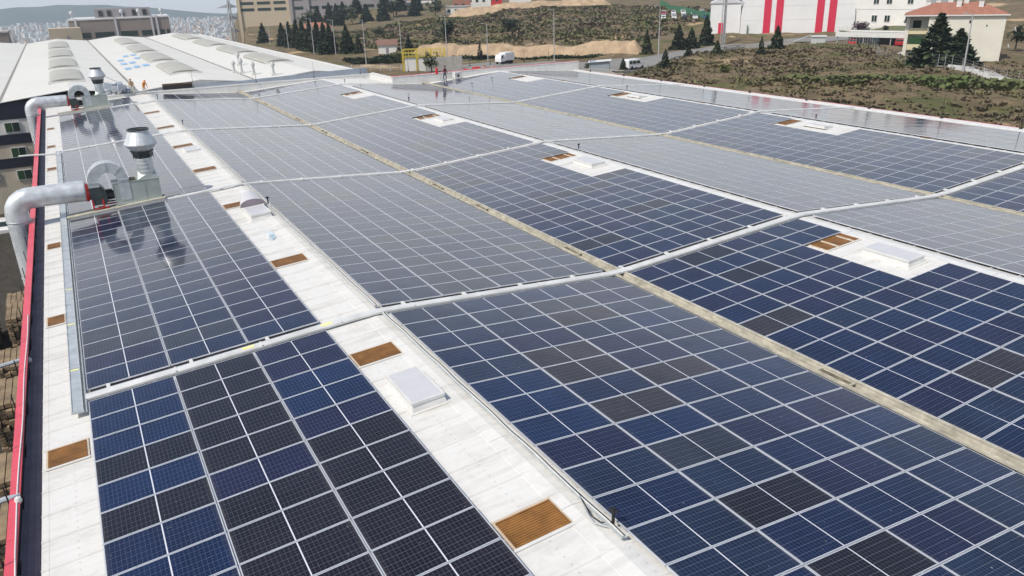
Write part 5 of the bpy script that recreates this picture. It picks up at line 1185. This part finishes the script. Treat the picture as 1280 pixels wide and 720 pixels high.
# ------------------------------------------------------------------ distant factory blocks
FB = mat('factory_beige', (.46, .38, .27), .8, var=.08, scale=.1); FG = mat('factory_grey', (.27, .25, .25), .8, var=.1, scale=.1)
def farblock(name, lab, x, y, z, rz, wx, wy, h, m_, bands, piers):
    o = thing(name, lab, 'factory', (x, y, z), rz)
    mb = MB(); mb.box(0, wx, 0, wy, -14, h, m_); mb.box(-.3, wx+.3, -.3, wy+.3, h, h+.5, TRIM); mb.build('wall', parent=o)
    for z0, z1, step, gap in bands:
        k = gap
        while k+step < wx: mb = MB(); mb.box(k, k+step, -.15, .02, z0, z1, D.materials['window_glass']); mb.build('window', parent=o); k += step+gap
    for k in piers: mb = MB(); mb.box(k-.9, k+.9, -1.0, -.0, -14, h+.3, m_); mb.build('pier', parent=o)
    return o
farblock('beige_factory', 'beige factory block with two rows of slit windows, far behind the conifers', 95.5, 497, -2, math.radians(-24), 30, 30, 25, FB, [(17.5, 19, 7.5, 2), (14, 15.5, 7.5, 2)], (1, 29))
farblock('grey_factory', 'grey factory wing with long slit windows right of the beige block', 123.5, 484, 0, math.radians(-24), 66, 30, 24, FG, [(17, 19, 6.4, 1.6), (12, 13.6, 6.4, 1.6), (3, 5, 5, 3)], (0, 8, 9.8))
mb = MB(); o = thing('white_warehouse', 'long white flat warehouse beyond the conifer belt', 'warehouse', (158, 500, 5), math.radians(-24)); mb.box(0, 60, 0, 25, -6, 7.5, WALLW); mb.build('wall', parent=o)
mb = MB(); mb.box(-1, 61, -1, 26, 7.5, 8.4, TRIM); mb.build('roof', parent=o); mb = MB(); mb.box(1, 58, -.2, 0, 3.5, 6.0, D.materials['window_glass']); mb.build('window', parent=o)
# taupe factory straight behind the white hall
TAU = mat('factory_taupe', (.26, .215, .185), .85, var=.08, scale=.15)
o = thing('taupe_factory', 'long taupe factory with dark slit windows and rooftop plant behind the white hall', 'factory', (7.0, 470, -6), math.radians(-5))
mb = MB(); mb.box(0, 47, 0, 40, -85, 17.5, TAU); mb.box(-.3, 47.3, -.3, 40.3, 17.5, 18.2, TRIM); mb.build('wall', parent=o)
for k, (a, b_) in enumerate(((1.2, 2.4), (4, 9), (11, 20), (23, 31), (33, 38), (39, 40), (42, 44), (45, 46.5))): mb = MB(); mb.box(a, b_, -.15, .02, 9.0, 11.5, D.materials['window_glass']); mb.build('window', parent=o)
for a in (3.2, 21.5, 38.6, 41): mb = MB(); mb.box(a-.45, a+.45, -.6, 0, -10, 18.4, LGREY); mb.build('downpipe', parent=o)
mb = MB(); mb.box(12, 39, 10, 25, 18.2, 22.5, D.materials['factory_grey'])
for x in (14, 18, 24, 30, 35): mb.box(x, x+2, 9.6, 10, 18.8, 21.6, BLACK)
mb.build('roof_plant', parent=o)
for x in (2, 25, 33, 44):
    mb = MB(); mb.tube([(x, 4, 18), (x, 4, 20)], .35, LGREY, 8); mb.lathe([(0, 22.2), (.8, 22), (1.1, 21), (.8, 20.2), (0, 20)], (x, 4, 0), LGREY, 12); mb.build('roof_tank', parent=o)
o = thing('beige_annex', 'small cream annex at the left end of the taupe factory', 'building', (-6.5, 452, -6), 0)
mb = MB(); mb.box(4, 18, 0, 16, -85, 14.6, FB); mb.box(-.5, 10, -3, 10, -85, 8.8, TAU); mb.box(-.9, 8.5, -3.4, 10, 8.8, 9.3, D.materials['dark_gutter']); mb.build('wall', parent=o)
mb = MB(); mb.box(5.0, 7.5, -3.2, -2.9, 2, 6.5, D.materials['dark_gutter']); mb.build('window', parent=o)
mb = MB(); mb.box(11.2, 12.4, -.2, .0, 6, 11, D.materials['dark_gutter']); mb.build('window', parent=o)
o = thing('brown_block', 'brown grey building at the left picture edge beyond the hall roof', 'building', (-36, 380, -1.5), 0)
mb = MB(); mb.box(0, 19.6, 0, 18, -85, 11.6, TAU); mb.build('wall', parent=o); mb = MB(); mb.box(-.3, 20, -.3, 18.3, 11.6, 12.2, CONC); mb.build('roof', parent=o)
# pylon
o = thing('lattice_pylon', 'grey lattice electricity pylon in the haze beyond the hall', 'pylon', (128, 700, -80)); mb = MB()
for a, b_ in ((-1, -1), (1, -1), (1, 1), (-1, 1)): mb.tube([(a*6, b_*6, 0), (a*2, b_*2, 55), (a*.7, b_*.7, 97)], .5, GREYM, 4)
for k in range(11):
    s = 6-4*k/7 if k < 7 else 2-1.3*(k-7)/4; s2 = 6-4*(k+1)/7 if k < 7 else 2-1.3*(k-6)/4; z = k*8.7; z2 = z+8.7
    mb.tube([(-s, -s, z), (s2, -s2, z2)], .28, GREYM, 3); mb.tube([(s, -s, z), (-s2, -s2, z2)], .28, GREYM, 3); mb.tube([(s, -s, z), (s2, s2, z2)], .28, GREYM, 3)
mb.build('lattice', parent=o)
for z in (72, 82, 91): mb = MB(); mb.mesh([(-10, 0, z), (10, 0, z), (0, 0, z+3.4), (0, -.6, z)], [(0, 3, 2), (3, 1, 2), (0, 2, 1)], GREYM); mb.build('cross_arm', parent=o)

# city in the valley: far too many to count
rnd = random.Random(77); mb = MB(); cm = [mat('city_a', (.62, .60, .57), .9), mat('city_b', (.56, .51, .46), .9), mat('city_c', (.52, .53, .54), .9), mat('city_d', (.50, .36, .29), .9), mat('city_e', (.70, .69, .68), .9)]  # pale, close tones put some of the valley haze into the colour
for k in range(5200):
    y = 1050+2650*rnd.random()**1.05; az = rnd.uniform(-.16, .36); x = y*az
    h = rnd.uniform(4, 13); wq = rnd.uniform(4, 11); a = rnd.uniform(0, 1.5); c_ = Vector((x, y, -91+h/2)); rise = 16*max(0, (y-2200)/1500)**1.5
    c_.z += rise*(.5+.5*math.sin(x*.004+1)); mb.obox(c_, (wq*math.cos(a)/1.6, wq*math.sin(a)/1.6, 0), (-wq*math.sin(a)/2, wq*math.cos(a)/2, 0), (0, 0, h/2+rise*.5), rnd.choice(cm))
for k in range(900):
    y = 850+2600*rnd.random(); x = y*rnd.uniform(-.16, .36); leafset(mb, (x, y, -91), 10, 3, [LEAFM, LEAFD], rnd)
tag(mb.build('distant_city'), 'hazy white and grey town filling the valley behind the halls', 'town', kind='stuff')
# houses on the horizon of the hillside, top centre
for k, (x, y, wx, wy, h, m_, nm, lab) in enumerate([(186, 405, 13, 9, 4.5, WALLW, 'hillside_house', 'small white building on the hill left of centre'), (200, 425, 10, 9, 8, TERRA, 'hillside_house', 'narrow orange building on the hilltop'), (212, 440, 18, 10, 10, WALLW, 'hillside_house', 'wide white building on the hilltop behind the orange one'), (238, 455, 9, 9, 8, REDP, 'hillside_house', 'dark red building on the hilltop'), (262, 470, 14, 9, 9, WALLW, 'hillside_house', 'white building on the hilltop, right of the red one')]):
    o = thing(nm, lab, 'building', (x, y, gz(x, y)-.5), math.radians(-27), 'buildings on the hilltop'); mb = MB(); mb.box(0, wx, 0, wy, -2, h, m_); mb.build('wall', parent=o)
    mb = MB(); mb.box(-.4, wx+.4, -.4, wy+.4, h, h+.5, TERRA if k % 2 else CONC); mb.build('roof', parent=o)
    for q in range(int(wx/4)): mb = MB(); mb.box(1+q*4, 2.6+q*4, -.1, 0, h*.4, h*.4+1.6, D.materials['window_glass']); mb.build('window', parent=o)

# ------------------------------------------------------------------ yard to the left, far below
def stack(x, y, w_, l_, h, lab, k):
    rr = random.Random(k); mb = MB(); n = max(2, int(h/.3)); TB = D.materials.get('sawn_timber') or mat('sawn_timber', (.26, .19, .115), .8, var=.5, scale=1.5)
    for q in range(n):
        for j in range(int(w_/.32)): mb.box(-w_/2+j*.32, -w_/2+j*.32+.28, -l_/2+rr.uniform(-.2, .2), l_/2+rr.uniform(-.2, .2), q*.3+.05, q*.3+.27, TB)
        for s in (-1, 1): mb.box(-w_/2, w_/2, s*l_*.3-.05, s*l_*.3+.05, q*.3, q*.3+.05, BARK)
    o = mb.build('timber_stack'); o.location = (x, y, .02); tag(o, lab, 'timber stack', 'timber stacks in the yard')
for k, (x, y, w_, l_, h) in enumerate(((-5.0, 33, 2.6, 3.2, 2.4), (-5.0, 38.5, 2.8, 3.0, 1.8), (-5.2, 44.5, 3.0, 3.4, 3.0), (-5.4, 51.5, 3.0, 3.2, 2.1), (-5.2, 57.5, 2.6, 3.4, 3.2), (-5.6, 64.5, 3.0, 3.0, 1.5), (-8.4, 47, 2.2, 3.0, 1.6), (-8.6, 60, 2.4, 3.4, 2.2))):
    stack(x, y, w_, l_, h, f'beige timber stack in the dark yard, {ORD[k]} from the near end' if k < 6 else ('outer beige timber stack by the left edge, nearer' if k == 6 else 'outer beige timber stack by the left edge, farther'), k)
for k, (y, l_) in enumerate(((42, 8), (54, 8))):
    mb = MB(); DB = D.materials.get('dark_brown_steel') or mat('dark_brown_steel', (.05, .025, .018), .7, var=.5, scale=1)
    for q in range(6): mb.tube([(-3.6-q*.16, y-l_/2+q*.3, .3+.1*(q % 3)), (-3.7-q*.16, y+l_/2-q*.2, .3+.1*(q % 3))], .08, DB, 6)
    tag(mb.build('pipe_bundle'), 'brown pipe bundle against the factory wall, ' + ('nearer' if k == 0 else 'farther'), 'pipes', 'pipe bundles in the yard')
car(-8.3, 91.5, 1.5, WHC, 'white car parked below the windows of the hall facade', z=.02)
car(-10.2, 86.0, 1.6, REDC, 'red car parked in the yard beside the silver duct', z=.02)
for y, h, lab in ((27.2, 10.6, 'pale floodlight bracket sticking out from the red coping, nearer middle'), (18.3, 10.9, 'pale floodlight bracket sticking out from the red coping at bottom left')):
    o = thing('floodlight', lab, 'floodlight', (-3.0, y, h)); mb = MB(); mb.tube([(.2, 0, .7), (-.1, 0, .72), (-2.6, -.3, .55)], .07, GALV, 8); mb.build('arm', parent=o); mb = MB(); mb.lathe([(0, .09), (.06, .07), (.08, 0), (.06, -.06), (0, -.08)], (.18, -.25, .75), TRIM, 12); mb.build('lamp_head', parent=o)
o = thing('cross_pipe', 'white pipe crossing the left roof edge to the cable tray', 'pipe', (-1.6, 64.6, 11.62)); mb = MB(); mb.tube([(.1, 0, 0), (-1.9, 0, .12), (-2.4, 0, .12)], .07, TRIM, 8); mb.build('tube', parent=o)

# ------------------------------------------------------------------ people on the roof
SKIN = mat('skin', (.42, .25, .17), .6); HAIR = mat('dark_hair', (.02, .015, .012), .8)
def person(x, y, z, rz, top, trou, lab, pose):
    """one skinned body; pose = joint table"""
    me = D.meshes.new('person'); J = pose; V_ = [J[k][0] for k in JN]; E_ = [(JN.index(a), JN.index(b_)) for a, b_ in BONES]
    me.from_pydata(V_, E_, []); o = D.objects.new('person', me); COL.objects.link(o)
    o.modifiers.new('s', 'SKIN'); o.modifiers['s'].use_smooth_shade = True; sub = o.modifiers.new('d', 'SUBSURF'); sub.levels = 1; sub.render_levels = 1
    for k, nme in enumerate(JN): r = J[nme][1]; me.skin_vertices[0].data[k].radius = (r, r); me.skin_vertices[0].data[k].use_root = (k == 0)
    dg = bpy.context.evaluated_depsgraph_get(); m2 = D.meshes.new_from_object(o.evaluated_get(dg)); o.modifiers.clear(); o.data = m2
    for m_ in (SKIN, top, trou, BLACK): m2.materials.append(m_)
    bonemat = {('pelvis', 'kneeL'): 2}
    segs = [(Vector(J[a][0]), Vector(J[b_][0]), MATB[(a, b_)]) for a, b_ in BONES]
    for p in m2.polygons:
        c = p.center; best = 9; mi = 1
        for a, b_, m_ in segs:
            ab = b_-a; t_ = max(0, min(1, (c-a).dot(ab)/ab.length_squared)); dd_ = (c-(a+ab*t_)).length
            if dd_ < best: best = dd_; mi = m_
        p.material_index = mi; p.use_smooth = True
    o.location = (x, y, z); o.rotation_euler.z = rz; tag(o, lab, 'person')
    hd = Vector(J['head'][0]); mb = MB(); mb.lathe([(0, .135), (.07, .12), (.115, .06), (.125, -.01), (.15, -.02)], tuple(hd+Vector((0, .01, .03))), pose.get('hat', HAIR), 14); h_ = mb.build('helmet' if 'hat' in pose else 'hair', parent=o)
    return o
JN = ['pelvis', 'spine', 'chest', 'neck', 'head', 'crown', 'shL', 'elL', 'wrL', 'haL', 'shR', 'elR', 'wrR', 'haR', 'hipL', 'kneeL', 'ankL', 'toeL', 'hipR', 'kneeR', 'ankR', 'toeR']
BONES = [('pelvis', 'spine'), ('spine', 'chest'), ('chest', 'neck'), ('neck', 'head'), ('head', 'crown'), ('chest', 'shL'), ('shL', 'elL'), ('elL', 'wrL'), ('wrL', 'haL'), ('chest', 'shR'), ('shR', 'elR'), ('elR', 'wrR'), ('wrR', 'haR'), ('pelvis', 'hipL'), ('hipL', 'kneeL'), ('kneeL', 'ankL'), ('ankL', 'toeL'), ('pelvis', 'hipR'), ('hipR', 'kneeR'), ('kneeR', 'ankR'), ('ankR', 'toeR')]
MATB = {b_: (2 if b_[0].startswith(('hip', 'knee')) or b_[1].startswith('hip') else 3 if b_[0].startswith('ank') else 0 if b_[1] in ('head', 'crown') or b_[0].startswith('wr') else 1) for b_ in BONES}
def pose(bend=0.0, armL=((.24, -.05, -.30), (.26, -.22, -.52)), armR=((-.24, -.05, -.30), (-.26, -.22, -.52)), stride=.08, knee=0.0, hat=None):
    """facing -y; bend leans the upper body forward (radians)"""
    hp_ = .92-knee*.35; P_ = {}
    def up(v):
        y, z = v[1], v[2]; c, s = math.cos(bend), math.sin(bend); return (v[0], -(z*s)+y*c+knee*.15, hp_+z*c+y*s)
    P_['pelvis'] = ((0, knee*.15, hp_), .135); P_['spine'] = (up((0, 0, .22)), .125); P_['chest'] = (up((0, 0, .42)), .14); P_['neck'] = (up((0, -.01, .58)), .058); P_['head'] = (up((0, -.04, .70)), .095); P_['crown'] = (up((0, -.03, .79)), .075)
    for s, n_, ar in ((1, 'L', armL), (-1, 'R', armR)):
        sh = (s*.185, 0, .46); P_['sh'+n_] = (up(sh), .062); e = (ar[0][0], ar[0][1], .46+ar[0][2]); w_ = (ar[1][0], ar[1][1], .46+ar[1][2]); P_['el'+n_] = (up(e), .045); P_['wr'+n_] = (up(w_), .032)
        d = (Vector(w_)-Vector(e)).normalized()*.11; P_['ha'+n_] = (up(tuple(Vector(w_)+d)), .030)
        P_['hip'+n_] = ((s*.10, knee*.15, hp_-.06), .095); P_['knee'+n_] = ((s*.11, -s*stride-knee*.28, .48-knee*.05), .062); P_['ank'+n_] = ((s*.11, -s*stride*.3+.03, .09), .045); P_['toe'+n_] = ((s*.12, -s*stride*.3-.13, .045), .035)
    if hat: P_['hat'] = hat
    return P_
ORG = mat('orange_vest', (.65, .22, .03), .7); MAR = mat('maroon_jacket', (.12, .01, .02), .7); JEAN = mat('blue_jeans', (.03, .045, .10), .8); GRW = mat('pale_trousers', (.50, .48, .42), .8); TANJ = mat('tan_jacket', (.33, .22, .13), .8)
person(7.2, 95.0, 12.05, .5, ORG, GRW, 'worker in orange vest and pale trousers bending at the far roof edge', pose(.55, hat=ORG, knee=.3, armL=((.22, -.25, -.22), (.18, -.48, -.30)), armR=((-.24, -.2, -.25), (-.2, -.42, -.38))))
person(6.1, 95.4, 12.05, -.4, TANJ, GRW, 'worker in tan jacket standing left of the orange dressed worker', pose(.25, hat=TANJ, armL=((.26, -.16, -.25), (.2, -.40, -.30))))
person(39.2, 86.6, rz_(39.2)+.03, .4, MAR, JEAN, 'person in maroon jacket and jeans standing at the white parapet', pose(.06, armR=((-.3, -.10, -.24), (-.38, -.34, -.28)), stride=.12))
o = thing('tool_case', 'small white tool case on the parapet right of the maroon dressed person', 'case', (40.9, 86.9, rz_(40.9)+.02), .3); mb = MB(); mb.box(-.5, .5, -.25, .25, .02, .75, TRIM); mb.box(-.52, .52, -.27, .27, .55, .60, LGREY); mb.build('case_body', parent=o); mb = MB(); mb.tube([(0, -.26, .35), (0, -.32, .35)], .15, BLACK, 12); mb.build('vent_disc', parent=o)
o = thing('red_sack', 'red sack hanging beside the maroon dressed person', 'sack', (38.4, 87.1, 12.3), .3); mb = MB(); mb.lathe([(0, .0), (.15, .08), (.17, .4), (.13, .75), (.05, .85)], (0, 0, 0), REDP, 12); mb.build('sack_body', parent=o)
